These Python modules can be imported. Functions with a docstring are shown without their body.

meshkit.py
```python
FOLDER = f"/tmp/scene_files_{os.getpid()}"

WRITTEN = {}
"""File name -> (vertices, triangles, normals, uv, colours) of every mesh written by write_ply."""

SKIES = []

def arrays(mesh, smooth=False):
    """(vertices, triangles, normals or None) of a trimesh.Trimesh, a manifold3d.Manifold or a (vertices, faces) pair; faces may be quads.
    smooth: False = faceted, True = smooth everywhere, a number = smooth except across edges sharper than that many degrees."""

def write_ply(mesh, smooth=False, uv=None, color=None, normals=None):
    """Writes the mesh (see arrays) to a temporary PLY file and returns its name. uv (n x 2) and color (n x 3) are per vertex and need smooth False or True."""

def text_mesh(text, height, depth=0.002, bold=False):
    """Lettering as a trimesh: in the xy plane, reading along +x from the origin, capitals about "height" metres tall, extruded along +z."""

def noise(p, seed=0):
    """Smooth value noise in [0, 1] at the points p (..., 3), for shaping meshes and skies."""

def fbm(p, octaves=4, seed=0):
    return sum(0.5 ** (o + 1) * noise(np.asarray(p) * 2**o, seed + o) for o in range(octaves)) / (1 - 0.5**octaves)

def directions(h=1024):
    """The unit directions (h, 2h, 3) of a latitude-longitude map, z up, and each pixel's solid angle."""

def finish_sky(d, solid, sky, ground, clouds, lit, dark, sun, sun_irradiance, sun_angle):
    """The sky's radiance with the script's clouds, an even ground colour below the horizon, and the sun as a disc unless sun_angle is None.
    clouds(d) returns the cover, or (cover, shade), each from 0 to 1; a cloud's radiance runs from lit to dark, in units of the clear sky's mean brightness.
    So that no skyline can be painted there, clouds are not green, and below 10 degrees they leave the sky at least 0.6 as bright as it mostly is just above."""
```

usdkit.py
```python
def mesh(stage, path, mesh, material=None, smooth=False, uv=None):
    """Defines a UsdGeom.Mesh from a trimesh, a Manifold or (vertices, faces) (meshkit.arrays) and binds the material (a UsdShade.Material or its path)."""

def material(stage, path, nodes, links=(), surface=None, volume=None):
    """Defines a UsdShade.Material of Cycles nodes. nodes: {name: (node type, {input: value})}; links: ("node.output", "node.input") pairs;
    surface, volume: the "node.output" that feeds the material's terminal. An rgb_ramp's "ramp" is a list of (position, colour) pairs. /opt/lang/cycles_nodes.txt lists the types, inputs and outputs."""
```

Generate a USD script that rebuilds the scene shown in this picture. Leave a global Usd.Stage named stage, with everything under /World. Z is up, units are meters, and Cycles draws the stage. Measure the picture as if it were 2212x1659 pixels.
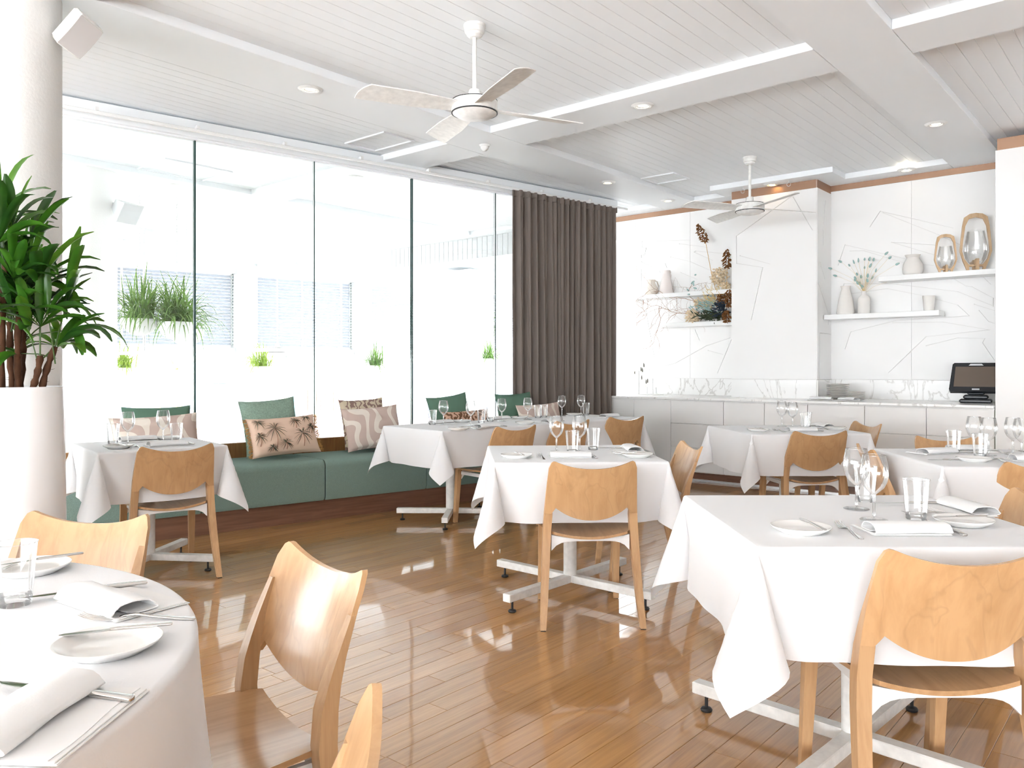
import math, numpy as np, trimesh, manifold3d as m3, usdkit, meshkit, shapely
from shapely.geometry import Polygon, LineString, box as sbox
from pxr import Usd, UsdGeom, UsdLux, UsdShade, Gf, Sdf, Vt

stage = Usd.Stage.CreateInMemory()
UsdGeom.SetStageUpAxis(stage, 'Z'); UsdGeom.SetStageMetersPerUnit(stage, 1.0)
W = UsdGeom.Xform.Define(stage, '/World'); stage.SetDefaultPrim(W.GetPrim())
UsdGeom.Scope.Define(stage, '/World/Looks')
PI = math.pi
RNG = np.random.default_rng(7)

# ------------------------------------------------------------------ camera, sky, sun, exposure
cam = UsdGeom.Camera.Define(stage, '/World/camera')
YAW = 40.4                                   # x runs along the floor boards, y across them, the room's back wall is at x = 8.7
cam.AddTranslateOp().Set(Gf.Vec3d(0, 0, 1.21))
cam.AddRotateXYZOp().Set(Gf.Vec3f(90, 0, YAW - 90))
cam.CreateHorizontalApertureAttr(36.0); cam.CreateFocalLengthAttr(1723 / 2212 * 36)
cam.CreateVerticalApertureOffsetAttr(-32.5 / 2212 * 36)
cam.CreateClippingRangeAttr(Gf.Vec2f(0.05, 1000))
cam.CreateExposureAttr(1.55)
dome = UsdLux.DomeLight.Define(stage, '/World/sky_light')
SKY = usdkit.material(stage, '/World/Looks/sky', {
    'tc': ('texture_coordinate', {}), 'n': ('noise_texture', {'scale': 2.0, 'detail': 4.0}),
    'r': ('rgb_ramp', {'ramp': [(0.35, (0.80, 0.90, 1.0)), (0.65, (1.0, 1.0, 1.0))]}),
    'b': ('background_shader', {'strength': 5.5})},
    [('tc.generated', 'n.vector'), ('n.fac', 'r.fac'), ('r.color', 'b.color')], surface='b.background')
dome.CreateIntensityAttr(1.0)
UsdShade.MaterialBindingAPI.Apply(dome.GetPrim()).Bind(SKY)
sun = UsdLux.DistantLight.Define(stage, '/World/sun')
sun.CreateIntensityAttr(1.6); sun.CreateAngleAttr(0.6); sun.CreateColorAttr(Gf.Vec3f(1.0, 0.95, 0.88))
sun.AddRotateXYZOp().Set(Gf.Vec3f(-33, 0, 35))   # high sun over the street, kept out of the room by the roof

# ------------------------------------------------------------------ helpers
USED = {}
def path_for(name, parent=None):
    base = (parent or '/World') + '/' + name
    n = USED.get(base, 0); USED[base] = n + 1
    return base if n == 0 else '%s_%03d' % (base, n)
def data(p, label=None, cat=None, group=None, kind=None):
    for k, v in (('label', label), ('category', cat), ('group', group), ('kind', kind)):
        if v: p.SetCustomDataByKey(k, v)
def place(x, loc, rz):
    if rx(loc): x.AddTranslateOp().Set(Gf.Vec3d(*map(float, loc)))
    if rz: x.AddRotateZOp().Set(float(rz))
def rx(loc): return any(abs(float(c)) > 1e-9 for c in loc)
def thing(name, label=None, cat=None, loc=(0, 0, 0), rz=0, group=None, kind=None):
    x = UsdGeom.Xform.Define(stage, path_for(name)); place(x, loc, rz)
    data(x.GetPrim(), label, cat, group, kind)
    return str(x.GetPath())
def obj(name, mesh, mat, parent=None, smooth=32, label=None, cat=None, group=None, kind=None, loc=(0, 0, 0), rz=0, uv=None):
    p = path_for(name, parent)
    m = usdkit.mesh(stage, p, mesh, mat, smooth, uv=uv)
    place(m, loc, rz); data(m.GetPrim(), label, cat, group, kind)
    return p
def proto_begin(name):
    """a class prim that holds the parts of a repeated thing; every copy references it"""
    if not stage.GetPrimAtPath('/World/Prototypes'): stage.CreateClassPrim('/World/Prototypes')
    p = '/World/Prototypes/' + name; UsdGeom.Xform.Define(stage, p); return p
def use(proto, name, loc, rz, label, cat, group=None):
    x = UsdGeom.Xform.Define(stage, path_for(name)); place(x, loc, rz)
    p = x.GetPrim(); p.GetReferences().AddInternalReference(Sdf.Path(proto)); p.SetInstanceable(True)
    data(p, label, cat, group); return str(x.GetPath())

def T(v, f): return trimesh.Trimesh(np.asarray(v, float), np.asarray(f, int), process=False)
def join(*ms):
    fl = []
    for m in ms: fl += list(m) if isinstance(m, (list, tuple)) else [m]
    return trimesh.util.concatenate(fl)
def bx(x0, x1, y0, y1, z0, z1, b=0.0):
    x0, x1 = min(x0, x1), max(x0, x1); y0, y1 = min(y0, y1), max(y0, y1); z0, z1 = min(z0, z1), max(z0, z1)
    if b <= 0:
        m = trimesh.creation.box((x1 - x0, y1 - y0, z1 - z0)); m.apply_translation(((x0 + x1) / 2, (y0 + y1) / 2, (z0 + z1) / 2)); return m
    pts = []
    for X, sx in ((x0, 1), (x1, -1)):
        for Y, sy in ((y0, 1), (y1, -1)):
            for Z, sz in ((z0, 1), (z1, -1)):
                pts += [(X + sx * b, Y + sy * b, Z), (X + sx * b, Y, Z + sz * b), (X, Y + sy * b, Z + sz * b)]
    k = m3.Manifold.hull_points(np.array(pts)).to_mesh()
    return T(k.vert_properties[:, :3], k.tri_verts)
def xf(m, loc=(0, 0, 0), rz=0, ry=0, rx_=0, s=None):
    m = m.copy()
    if s is not None: m.apply_scale(s)
    for a, ax in ((rx_, (1, 0, 0)), (ry, (0, 1, 0)), (rz, (0, 0, 1))):
        if a: m.apply_transform(trimesh.transformations.rotation_matrix(math.radians(a), ax))
    m.apply_translation(loc); return m
def lathe(prof, n=32):
    """profile of (radius, z) from the bottom up, closed at the axis where r = 0"""
    prof = np.asarray(prof, float); v = []; f = []; rows = []
    for r, z in prof:
        if r < 1e-6: rows.append([len(v)]); v.append((0, 0, z))
        else:
            a = np.arange(n) * 2 * PI / n; rows.append(list(range(len(v), len(v) + n)))
            v += list(zip(r * np.cos(a), r * np.sin(a), [z] * n))
    for A, B in zip(rows[:-1], rows[1:]):
        for i in range(n):
            j = (i + 1) % n
            if len(A) == 1 and len(B) == 1: continue
            if len(A) == 1: f.append((A[0], B[j], B[i]))
            elif len(B) == 1: f.append((A[i], A[j], B[0]))
            else: f += [(A[i], A[j], B[j]), (A[i], B[j], B[i])]
    return T(v, f)
def tube(pts, rad, n=8, caps=True, flat=1.0):
    p = np.asarray(pts, float); m = len(p); rad = np.broadcast_to(np.asarray(rad, float), (m,))
    t = np.gradient(p, axis=0); t /= np.linalg.norm(t, axis=1, keepdims=True) + 1e-12
    up = np.array([0, 0, 1.0]) if abs(t[:, 2]).mean() < 0.8 else np.array([1.0, 0, 0])
    a = np.cross(t, up); a /= np.linalg.norm(a, axis=1, keepdims=True) + 1e-12; b = np.cross(a, t)
    an = np.arange(n) * 2 * PI / n + PI / n
    v = (p[:, None] + rad[:, None, None] * (np.cos(an)[None, :, None] * a[:, None] + flat * np.sin(an)[None, :, None] * b[:, None])).reshape(-1, 3)
    f = []
    for i in range(m - 1):
        for j in range(n):
            k = (j + 1) % n; f += [(i * n + j, (i + 1) * n + k, i * n + k), (i * n + j, (i + 1) * n + j, (i + 1) * n + k)]
    if caps:
        f += [(0, j, j + 1) for j in range(1, n - 1)]; o = (m - 1) * n; f += [(o, o + j + 1, o + j) for j in range(1, n - 1)]
    return T(v, f)
def bar(p0, p1, w, h=None, taper=None):
    """a square-section bar from p0 to p1"""
    h = h or w; k = taper or 1.0
    p0, p1 = np.array(p0, float), np.array(p1, float); t = (p1 - p0) / np.linalg.norm(p1 - p0)
    up = np.array([0, 0, 1.0]) if abs(t[2]) < 0.9 else np.array([0, 1.0, 0])
    a = np.cross(t, up); a /= np.linalg.norm(a); b = np.cross(a, t); v = []
    for p, s in ((p0, 1), (p1, k)):
        for i, j in ((-1, -1), (1, -1), (1, 1), (-1, 1)): v.append(p + a * i * w / 2 * s + b * j * h / 2 * s)
    k_ = m3.Manifold.hull_points(np.array(v)).to_mesh(); return T(k_.vert_properties[:, :3], k_.tri_verts)
def prism(poly, h, z0=0.0):
    geoms = getattr(poly, 'geoms', [poly])
    ms = [trimesh.creation.extrude_polygon(g, h, engine='earcut') for g in geoms if g.area > 1e-8]
    m = join(ms); m.apply_translation((0, 0, z0)); return m
def loft(secs, n=10):
    """sections (x, half width, half height, z centre, y centre)"""
    v = []; f = []; a = np.arange(n) * 2 * PI / n
    for x, w, h, z, y in secs: v += [(x, y + w * c, z + h * s) for c, s in zip(np.sign(np.cos(a)) * abs(np.cos(a)) ** .7, np.sign(np.sin(a)) * abs(np.sin(a)) ** .7)]
    for i in range(len(secs) - 1):
        for j in range(n):
            k = (j + 1) % n; f += [(i * n + j, i * n + k, (i + 1) * n + k), (i * n + j, (i + 1) * n + k, (i + 1) * n + j)]
    f += [(0, j + 1, j) for j in range(1, n - 1)]; o = (len(secs) - 1) * n; f += [(o, o + j, o + j + 1) for j in range(1, n - 1)]
    return T(v, f)
def grid_faces(nu, nv, off=0, flip=False):
    f = []
    for i in range(nu - 1):
        for j in range(nv - 1):
            a, b, c, d = i * nv + j, (i + 1) * nv + j, (i + 1) * nv + j + 1, i * nv + j + 1
            f += [(a, b, c), (a, c, d)] if not flip else [(a, c, b), (a, d, c)]
    return (np.array(f) + off)
def shell(P, Q):
    """two point grids (nu, nv, 3) closed into one solid sheet"""
    nu, nv = P.shape[:2]; N = nu * nv
    f = [grid_faces(nu, nv), grid_faces(nu, nv, N, True)]
    rim = [(i, 0) for i in range(nu)] + [(nu - 1, j) for j in range(1, nv)] + [(i, nv - 1) for i in range(nu - 2, -1, -1)] + [(0, j) for j in range(nv - 2, 0, -1)]
    idx = [i * nv + j for i, j in rim]; e = []
    for a, b in zip(idx, idx[1:] + idx[:1]): e += [(a, b + N, b), (a, a + N, b + N)]
    return T(np.vstack([P.reshape(-1, 3), Q.reshape(-1, 3)]), np.vstack(f + [np.array(e)]))

# ------------------------------------------------------------------ materials
def lin(r, g, b):
    c = np.array([r, g, b]) / 255.0
    return tuple(np.where(c <= 0.04045, c / 12.92, ((c + 0.055) / 1.055) ** 2.4))
def mat(name, col, rough=0.5, spec=0.5, bump=0.0, bscale=40, var=0.0, vscale=6, stretch=(1, 1, 1), **kw):
    nodes = {'p': ('principled_bsdf', {'base_color': col, 'roughness': rough, 'specular_ior_level': spec, **kw})}; links = []
    if bump or var:
        nodes['tc'] = ('texture_coordinate', {}); nodes['map'] = ('mapping', {'scale': stretch}); links += [('tc.object', 'map.vector')]
    if bump:
        nodes['n'] = ('noise_texture', {'scale': bscale, 'detail': 4.0}); nodes['b'] = ('bump', {'strength': 1.0, 'distance': bump})
        links += [('map.vector', 'n.vector'), ('n.fac', 'b.height'), ('b.normal', 'p.normal')]
    if var:
        nodes['n2'] = ('noise_texture', {'scale': vscale, 'detail': 5.0})
        nodes['r2'] = ('rgb_ramp', {'ramp': [(0.3, tuple(np.array(col) * (1 - var))), (0.7, tuple(np.clip(np.array(col) * (1 + var), 0, 1)))]})
        links += [('map.vector', 'n2.vector'), ('n2.fac', 'r2.fac'), ('r2.color', 'p.base_color')]
    return usdkit.material(stage, '/World/Looks/' + name, nodes, links, surface='p.BSDF')
def wood(name, col, dark, rough=0.35, scale=(28, 28, 2.2), figure=0.0, coat=0.0):
    nodes = {'p': ('principled_bsdf', {'roughness': rough, 'specular_ior_level': 0.5, 'coat_weight': coat, 'coat_roughness': 0.12}),
             'tc': ('texture_coordinate', {}), 'oi': ('object_info', {}), 'cx': ('combine_xyz', {}), 'mm': ('math', {'math_type': 'multiply', 'value2': 37.0}),
             'ad': ('vector_math', {'math_type': 'add'}), 'map': ('mapping', {'scale': scale}), 'map2': ('mapping', {'scale': (4.5, 4.5, 2.2)}),
             'n': ('noise_texture', {'scale': 1.0, 'detail': 6.0, 'roughness': 0.6, 'distortion': 0.4}),
             'r': ('rgb_ramp', {'ramp': [(0.32, dark), (0.62, col)]}),
             'n2': ('noise_texture', {'scale': 1.0, 'detail': 3.0, 'distortion': 1.1}), 'k': ('math', {'math_type': 'multiply', 'value2': 9.0}), 'fr': ('math', {'math_type': 'pingpong', 'value2': 1.0}),
             'r2': ('rgb_ramp', {'ramp': [(0.0, (1 - figure,) * 3), (0.16, (1, 1, 1))]}), 'mx': ('mix', {'mix_type': 'multiply', 'fac': 1.0}),
             'h': ('hsv', {'hue': 0.5, 'saturation': 1.0}), 'va': ('map_range', {'from_min': 0.0, 'from_max': 1.0, 'to_min': 0.9, 'to_max': 1.08})}
    links = [('oi.random', 'mm.value1'), ('mm.value', 'cx.x'), ('mm.value', 'cx.z'), ('tc.object', 'ad.vector1'), ('cx.vector', 'ad.vector2'), ('ad.vector', 'map.vector'), ('ad.vector', 'map2.vector'),
             ('map.vector', 'n.vector'), ('n.fac', 'r.fac'), ('map2.vector', 'n2.vector'), ('n2.fac', 'k.value1'), ('k.value', 'fr.value1'), ('fr.value', 'r2.fac'),
             ('r.color', 'mx.color1'), ('r2.color', 'mx.color2'), ('mx.color', 'h.color'), ('oi.random', 'va.value'), ('va.result', 'h.value'), ('h.color', 'p.base_color')]
    return usdkit.material(stage, '/World/Looks/' + name, nodes, links, surface='p.BSDF')
def plank_mat(name, k, tone=False):
    """one tone of the oak boards; grain runs along x"""
    cols = [((0.48, 0.245, 0.076), (0.335, 0.155, 0.042)), ((0.51, 0.27, 0.09), (0.36, 0.17, 0.05)), ((0.44, 0.215, 0.064), (0.305, 0.135, 0.036)),
            ((0.54, 0.288, 0.098), (0.40, 0.19, 0.058)), ((0.46, 0.225, 0.066), (0.345, 0.155, 0.042)), ((0.49, 0.26, 0.088), (0.325, 0.15, 0.044))][k]
    nodes = {'g': ('geometry', {}), 'map': ('mapping', {'scale': (2.4, 55, 1), 'location': (k * 3.1, k * 7.7, 0)}),
             'n': ('noise_texture', {'scale': 1.0, 'detail': 7.0, 'roughness': 0.62, 'distortion': 0.6}),
             'r': ('rgb_ramp', {'ramp': [(0.3, cols[1]), (0.65, cols[0])]}),
             'b': ('bump', {'strength': 1.0, 'distance': 0.0004}),
             'n3': ('noise_texture', {'scale': 2.2, 'detail': 1.0}), 'b3': ('bump', {'strength': 1.0, 'distance': 0.0016}),
             'p': ('principled_bsdf', {'roughness': 0.34, 'specular_ior_level': 0.5, 'coat_weight': 1.0, 'coat_roughness': 0.05, 'coat_ior': 1.5})}
    links = [('g.position', 'map.vector'), ('map.vector', 'n.vector'), ('n.fac', 'r.fac'), ('r.color', 'p.base_color'), ('n.fac', 'b.height'), ('b.normal', 'p.normal'),
             ('g.position', 'n3.vector'), ('n3.fac', 'b3.height'), ('b3.normal', 'p.coat_normal')]
    if tone:
        nodes['hv'] = ('hsv', {'hue': 0.5, 'saturation': 1.0}); nodes['mr'] = ('map_range', {'to_min': 0.75, 'to_max': 1.2})
        links[3:4] = [('r.color', 'hv.color'), ('g.random_per_island', 'mr.value'), ('mr.result', 'hv.value'), ('hv.color', 'p.base_color')]
    return usdkit.material(stage, '/World/Looks/' + name, nodes, links, surface='p.BSDF')
def pane_mat(name, tint, ior=1.45, rough=0.0):
    return usdkit.material(stage, '/World/Looks/' + name, {'t': ('transparent_bsdf', {'color': tint}), 'g': ('glossy_bsdf', {'color': (1, 1, 1), 'roughness': rough}),
        'f': ('fresnel', {'IOR': ior}), 'm': ('mix_closure', {})}, [('f.fac', 'm.fac'), ('t.BSDF', 'm.closure1'), ('g.BSDF', 'm.closure2')], surface='m.closure')
def leaf_mat(name, c1, c2, trans=0.3):
    return usdkit.material(stage, '/World/Looks/' + name, {'g': ('geometry', {}), 'oi': ('object_info', {}), 'n': ('noise_texture', {'scale': 9.0, 'detail': 3.0}), 'r': ('rgb_ramp', {'ramp': [(0.3, c1), (0.7, c2)]}),
        'p': ('principled_bsdf', {'roughness': 0.32, 'specular_ior_level': 0.5}), 'tr': ('translucent_bsdf', {'color': tuple(np.array(c2) * (1.6, 1.5, .8))}), 'm': ('mix_closure', {'fac': trans})},
        [('g.position', 'n.vector'), ('n.fac', 'r.fac'), ('r.color', 'p.base_color'), ('p.BSDF', 'm.closure1'), ('tr.BSDF', 'm.closure2')], surface='m.closure')
def cloth_mat(name, col, trans=0.12, bump=0.0003):
    return usdkit.material(stage, '/World/Looks/' + name, {'tc': ('texture_coordinate', {}), 'n': ('noise_texture', {'scale': 260.0, 'detail': 2.0}), 'b': ('bump', {'strength': 0.6, 'distance': bump}),
        'd': ('principled_bsdf', {'base_color': col, 'roughness': 0.9, 'specular_ior_level': 0.15, 'sheen_weight': 0.1}), 'tr': ('translucent_bsdf', {'color': col}), 'm': ('mix_closure', {'fac': trans})},
        [('tc.object', 'n.vector'), ('n.fac', 'b.height'), ('b.normal', 'd.normal'), ('d.BSDF', 'm.closure1'), ('tr.BSDF', 'm.closure2')], surface='m.closure')

M = {}
M['ceil'] = mat('ceiling_paint', (0.865, 0.885, 0.90), 0.5, 0.35)
M['wall'] = mat('wall_paint', (0.83, 0.82, 0.805), 0.4, 0.4)
M['panel'] = mat('panel_lacquer', (0.85, 0.84, 0.825), 0.35, 0.4)
M['groove'] = mat('panel_backing', (0.74, 0.72, 0.70), 0.6)
M['cab'] = mat('cabinet_lacquer', (0.80, 0.785, 0.765), 0.32, 0.45)
M['white'] = mat('white_enamel', (0.84, 0.84, 0.83), 0.3, 0.5)
M['worn'] = mat('worn_white_enamel', (0.80, 0.79, 0.76), 0.4, 0.5, var=0.08, vscale=30)
M['render'] = mat('rendered_column', (0.82, 0.81, 0.79), 0.75, 0.3, bump=0.0014, bscale=60)
M['pot'] = mat('gloss_white_planter', (0.86, 0.85, 0.845), 0.16, 0.5)
M['potmatt'] = mat('matt_white_planter', (0.84, 0.84, 0.83), 0.5)
M['copper'] = mat('brushed_copper', (0.36, 0.215, 0.14), 0.42, 0.4, metallic=0.6)
M['chrome'] = mat('cutlery_steel', (0.66, 0.65, 0.63), 0.16, 0.5, metallic=1.0)
M['steel'] = mat('dull_steel', (0.62, 0.62, 0.62), 0.35, 0.5, metallic=0.9)
M['black'] = mat('black_rubber', (0.012, 0.012, 0.013), 0.45)
M['blackp'] = mat('black_plastic', (0.018, 0.02, 0.024), 0.3)
M['screen'] = mat('terminal_screen', (0.20, 0.16, 0.13), 0.12, 0.8, metallic=0.6)
M['label'] = mat('grey_label_print', (0.62, 0.63, 0.65), 0.5)
M['china'] = mat('white_china', (0.84, 0.825, 0.80), 0.1, 0.5)
M['stone'] = mat('matt_stoneware', (0.80, 0.77, 0.73), 0.6)
M['stone2'] = mat('cream_stoneware', (0.80, 0.74, 0.66), 0.6)
M['pinkst'] = mat('pale_pink_stoneware', (0.80, 0.73, 0.70), 0.6)
M['cloth'] = cloth_mat('white_linen', (0.86, 0.855, 0.86))
M['napkin'] = cloth_mat('white_napkin_linen', (0.88, 0.87, 0.86))
M['bench'] = mat('sea_green_fabric', (0.215, 0.30, 0.262), 0.95, 0.15, bump=0.0012, bscale=420, var=0.22, vscale=320)
M['kick'] = wood('plinth_timber', (0.22, 0.105, 0.062), (0.15, 0.068, 0.04), 0.35, (2, 2, 30))
M['oak'] = wood('oak_backboard', (0.32, 0.155, 0.055), (0.20, 0.09, 0.03), 0.4, (45, 45, 3))
M['ply'] = wood('beech_ply', (0.575, 0.345, 0.17), (0.49, 0.28, 0.13), 0.3, (26, 26, 2.0), 0.10, 0.25)
M['seatply'] = wood('beech_ply_seat', (0.52, 0.31, 0.155), (0.42, 0.235, 0.11), 0.26, (34, 2.5, 30), 0.04, 0.35)
M['leg'] = wood('beech_leg', (0.57, 0.35, 0.18), (0.46, 0.265, 0.125), 0.38, (40, 40, 2.2))
M['curtain'] = cloth_mat('taupe_curtain', (0.225, 0.188, 0.165), 0.16, 0.0006)
M['glass'] = pane_mat('window_glass', (0.985, 0.995, 0.99))
M['edge'] = mat('glass_edge', (0.035, 0.075, 0.07), 0.15)
M['ware'] = usdkit.material(stage, '/World/Looks/drinking_glass', {'t': ('transparent_bsdf', {'color': (0.975, 0.98, 0.98)}), 'g': ('glossy_bsdf', {'color': (1, 1, 1), 'roughness': 0.015}),
    'lw': ('layer_weight', {'blend': 0.32}), 'mr': ('map_range', {'from_min': 0.0, 'from_max': 1.0, 'to_min': 0.04, 'to_max': 0.8}), 'm': ('mix_closure', {})},
    [('lw.fresnel', 'mr.value'), ('mr.result', 'm.fac'), ('t.BSDF', 'm.closure1'), ('g.BSDF', 'm.closure2')], surface='m.closure')
M['solidglass'] = usdkit.material(stage, '/World/Looks/solid_glass', {'t': ('transparent_bsdf', {'color': (0.95, 0.955, 0.955)}), 'g': ('glossy_bsdf', {'color': (1, 1, 1), 'roughness': 0.02}),
    'lw': ('layer_weight', {'blend': 0.4}), 'mr': ('map_range', {'from_min': 0.0, 'from_max': 1.0, 'to_min': 0.08, 'to_max': 0.85}), 'm': ('mix_closure', {})},
    [('lw.fresnel', 'mr.value'), ('mr.result', 'm.fac'), ('t.BSDF', 'm.closure1'), ('g.BSDF', 'm.closure2')], surface='m.closure')
M['leaf'] = leaf_mat('palm_leaf', (0.018, 0.075, 0.008), (0.06, 0.19, 0.018), 0.22)
M['leaf2'] = leaf_mat('palm_leaf_dark', (0.012, 0.045, 0.009), (0.032, 0.105, 0.016), 0.15)
M['leaf3'] = leaf_mat('palm_leaf_bright', (0.035, 0.13, 0.012), (0.11, 0.27, 0.035), 0.3)
M['grass'] = leaf_mat('strap_leaf', (0.035, 0.10, 0.022), (0.15, 0.28, 0.07), 0.3)
M['grass2'] = leaf_mat('strap_leaf_yellow', (0.09, 0.20, 0.03), (0.32, 0.44, 0.09), 0.35)
M['stem'] = mat('palm_stem', (0.085, 0.038, 0.02), 0.85, 0.2, var=0.5, vscale=30, stretch=(1, 1, 0.35))
M['petiole'] = mat('palm_petiole', (0.05, 0.10, 0.02), 0.5)
M['soil'] = mat('dark_potting_soil', (0.012, 0.011, 0.011), 0.95, bump=0.01, bscale=30)
M['lamp'] = usdkit.material(stage, '/World/Looks/lamp_glow', {'e': ('emission', {'color': (1.0, 0.86, 0.62), 'strength': 7.0})}, [], surface='e.emission')
M['lampwarm'] = usdkit.material(stage, '/World/Looks/lamp_glow_warm', {'e': ('emission', {'color': (1.0, 0.62, 0.22), 'strength': 9.0})}, [], surface='e.emission')
M['slat'] = usdkit.material(stage, '/World/Looks/blind_slat', {'d': ('diffuse_bsdf', {'color': (0.50, 0.52, 0.57)}), 't': ('translucent_bsdf', {'color': (0.22, 0.24, 0.29)}), 'm': ('mix_closure', {'fac': 0.3})},
    [('d.BSDF', 'm.closure1'), ('t.BSDF', 'm.closure2')], surface='m.closure')
M['tscreen'] = mat('terrace_paint', (0.64, 0.65, 0.655), 0.6, 0.3)
M['ash'] = wood('pale_ash', (0.66, 0.47, 0.29), (0.54, 0.35, 0.19), 0.5, (30, 30, 4))
M['marble'] = usdkit.material(stage, '/World/Looks/white_marble', {'g': ('geometry', {}), 'mp': ('mapping', {'scale': (1, 2.2, 1.1), 'rotation': (0.5, 0, 0)}), 'n': ('noise_texture', {'scale': 1.3, 'detail': 6.0, 'distortion': 1.6}),
    'r': ('rgb_ramp', {'ramp': [(0.0, (0.83, 0.82, 0.80)), (0.475, (0.83, 0.82, 0.80)), (0.5, (0.58, 0.56, 0.53)), (0.52, (0.83, 0.82, 0.80)), (1.0, (0.84, 0.83, 0.81))]}),
    'p': ('principled_bsdf', {'roughness': 0.2})}, [('g.position', 'mp.vector'), ('mp.vector', 'n.vector'), ('n.fac', 'r.fac'), ('r.color', 'p.base_color')], surface='p.BSDF')
def flat(name, rgb, rough=0.7, **k): M[name] = mat(name, lin(*rgb), rough, 0.25, **k); return M[name]
PL = [plank_mat('oak_board_%s' % 'abcdef'[k], k) for k in range(6)]
PLS = plank_mat('oak_board_rest', 1, True)

GA = math.radians(-10.7); GV = np.array([math.cos(GA), math.sin(GA)]); NV = np.array([-GV[1], GV[0]]); GDEG = -10.7
def gn(g, n, z=0.0):                         # along and across the glass partition -> world
    p = g * GV + n * NV; return (float(p[0]), float(p[1]), float(z))
def gmesh(m): return xf(m, rz=GDEG)          # a mesh modelled in (g, n, z) turned into the room

CAMV = np.array([0, 0, 1.21]); FW = np.array([math.cos(math.radians(YAW)), math.sin(math.radians(YAW))]); RT = np.array([FW[1], -FW[0]])
def view(p):
    d = p[0] * FW[0] + p[1] * FW[1]; r = p[0] * RT[0] + p[1] * RT[1]; return d, abs(r) / max(d, 1e-3)

# ------------------------------------------------------------------ floor: oak boards
floor = thing('floor', 'glossy honey oak board floor of the dining room', None, kind='structure')
BW = 0.0953
def plank(x0, x1, y0, y1, b=0.0012, z=0.0):
    v = [(x0, y0, z - .02), (x1, y0, z - .02), (x1, y1, z - .02), (x0, y1, z - .02), (x0, y0, z - b), (x1, y0, z - b), (x1, y1, z - b), (x0, y1, z - b), (x0 + b, y0 + b, z), (x1 - b, y0 + b, z), (x1 - b, y1 - b, z), (x0 + b, y1 - b, z)]
    f = [(8, 9, 10), (8, 10, 11)]
    for o in (0, 4):
        for i in range(4): j = (i + 1) % 4; f += [(o + i, o + j, o + 4 + j), (o + i, o + 4 + j, o + 4 + i)]
    return T(v, f)
planks = []
row = 0; y = 1.053 - 86 * BW
while y < 8.4:
    x = -9.0 - RNG.uniform(0, 1.2)
    while x < 8.75:
        L = RNG.choice([0.62, 0.8, 0.95, 1.1, 1.25, 1.45]) * RNG.uniform(0.9, 1.1)
        x0, x1 = max(x, -9.0), min(x + L, 8.75)
        x1 = min(x1, (6.66 - y * NV[1]) / NV[0])
        if x1 > x0 + 0.02: planks.append((x0, x1, y, y + BW))
        x += L
    y += BW; row += 1
def plank_score(p):
    c = ((p[0] + p[1]) / 2, (p[2] + p[3]) / 2); d, k = view(c)
    if d < 0.9 or k > 0.72: return 0
    if GV[0] * 0 + c[0] * NV[0] + c[1] * NV[1] > 5.95: return 0
    return (p[1] - p[0]) / d ** 3
planks.sort(key=plank_score, reverse=True)
rest = []
for i, p in enumerate(planks):
    m = plank(p[0] + .0004, p[1] - .0004, p[2] + .0004, p[3] - .0004)
    if i < 300: obj('board', m, PL[int(RNG.integers(6))], floor, smooth=False)
    else: rest.append(m)
obj('boards', join(rest), PLS, floor, smooth=False, kind='stuff')
obj('subfloor', bx(-9.0, 8.75, -7.2, 5.2, -0.12, -0.021), M['groove'], floor, smooth=False)

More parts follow.
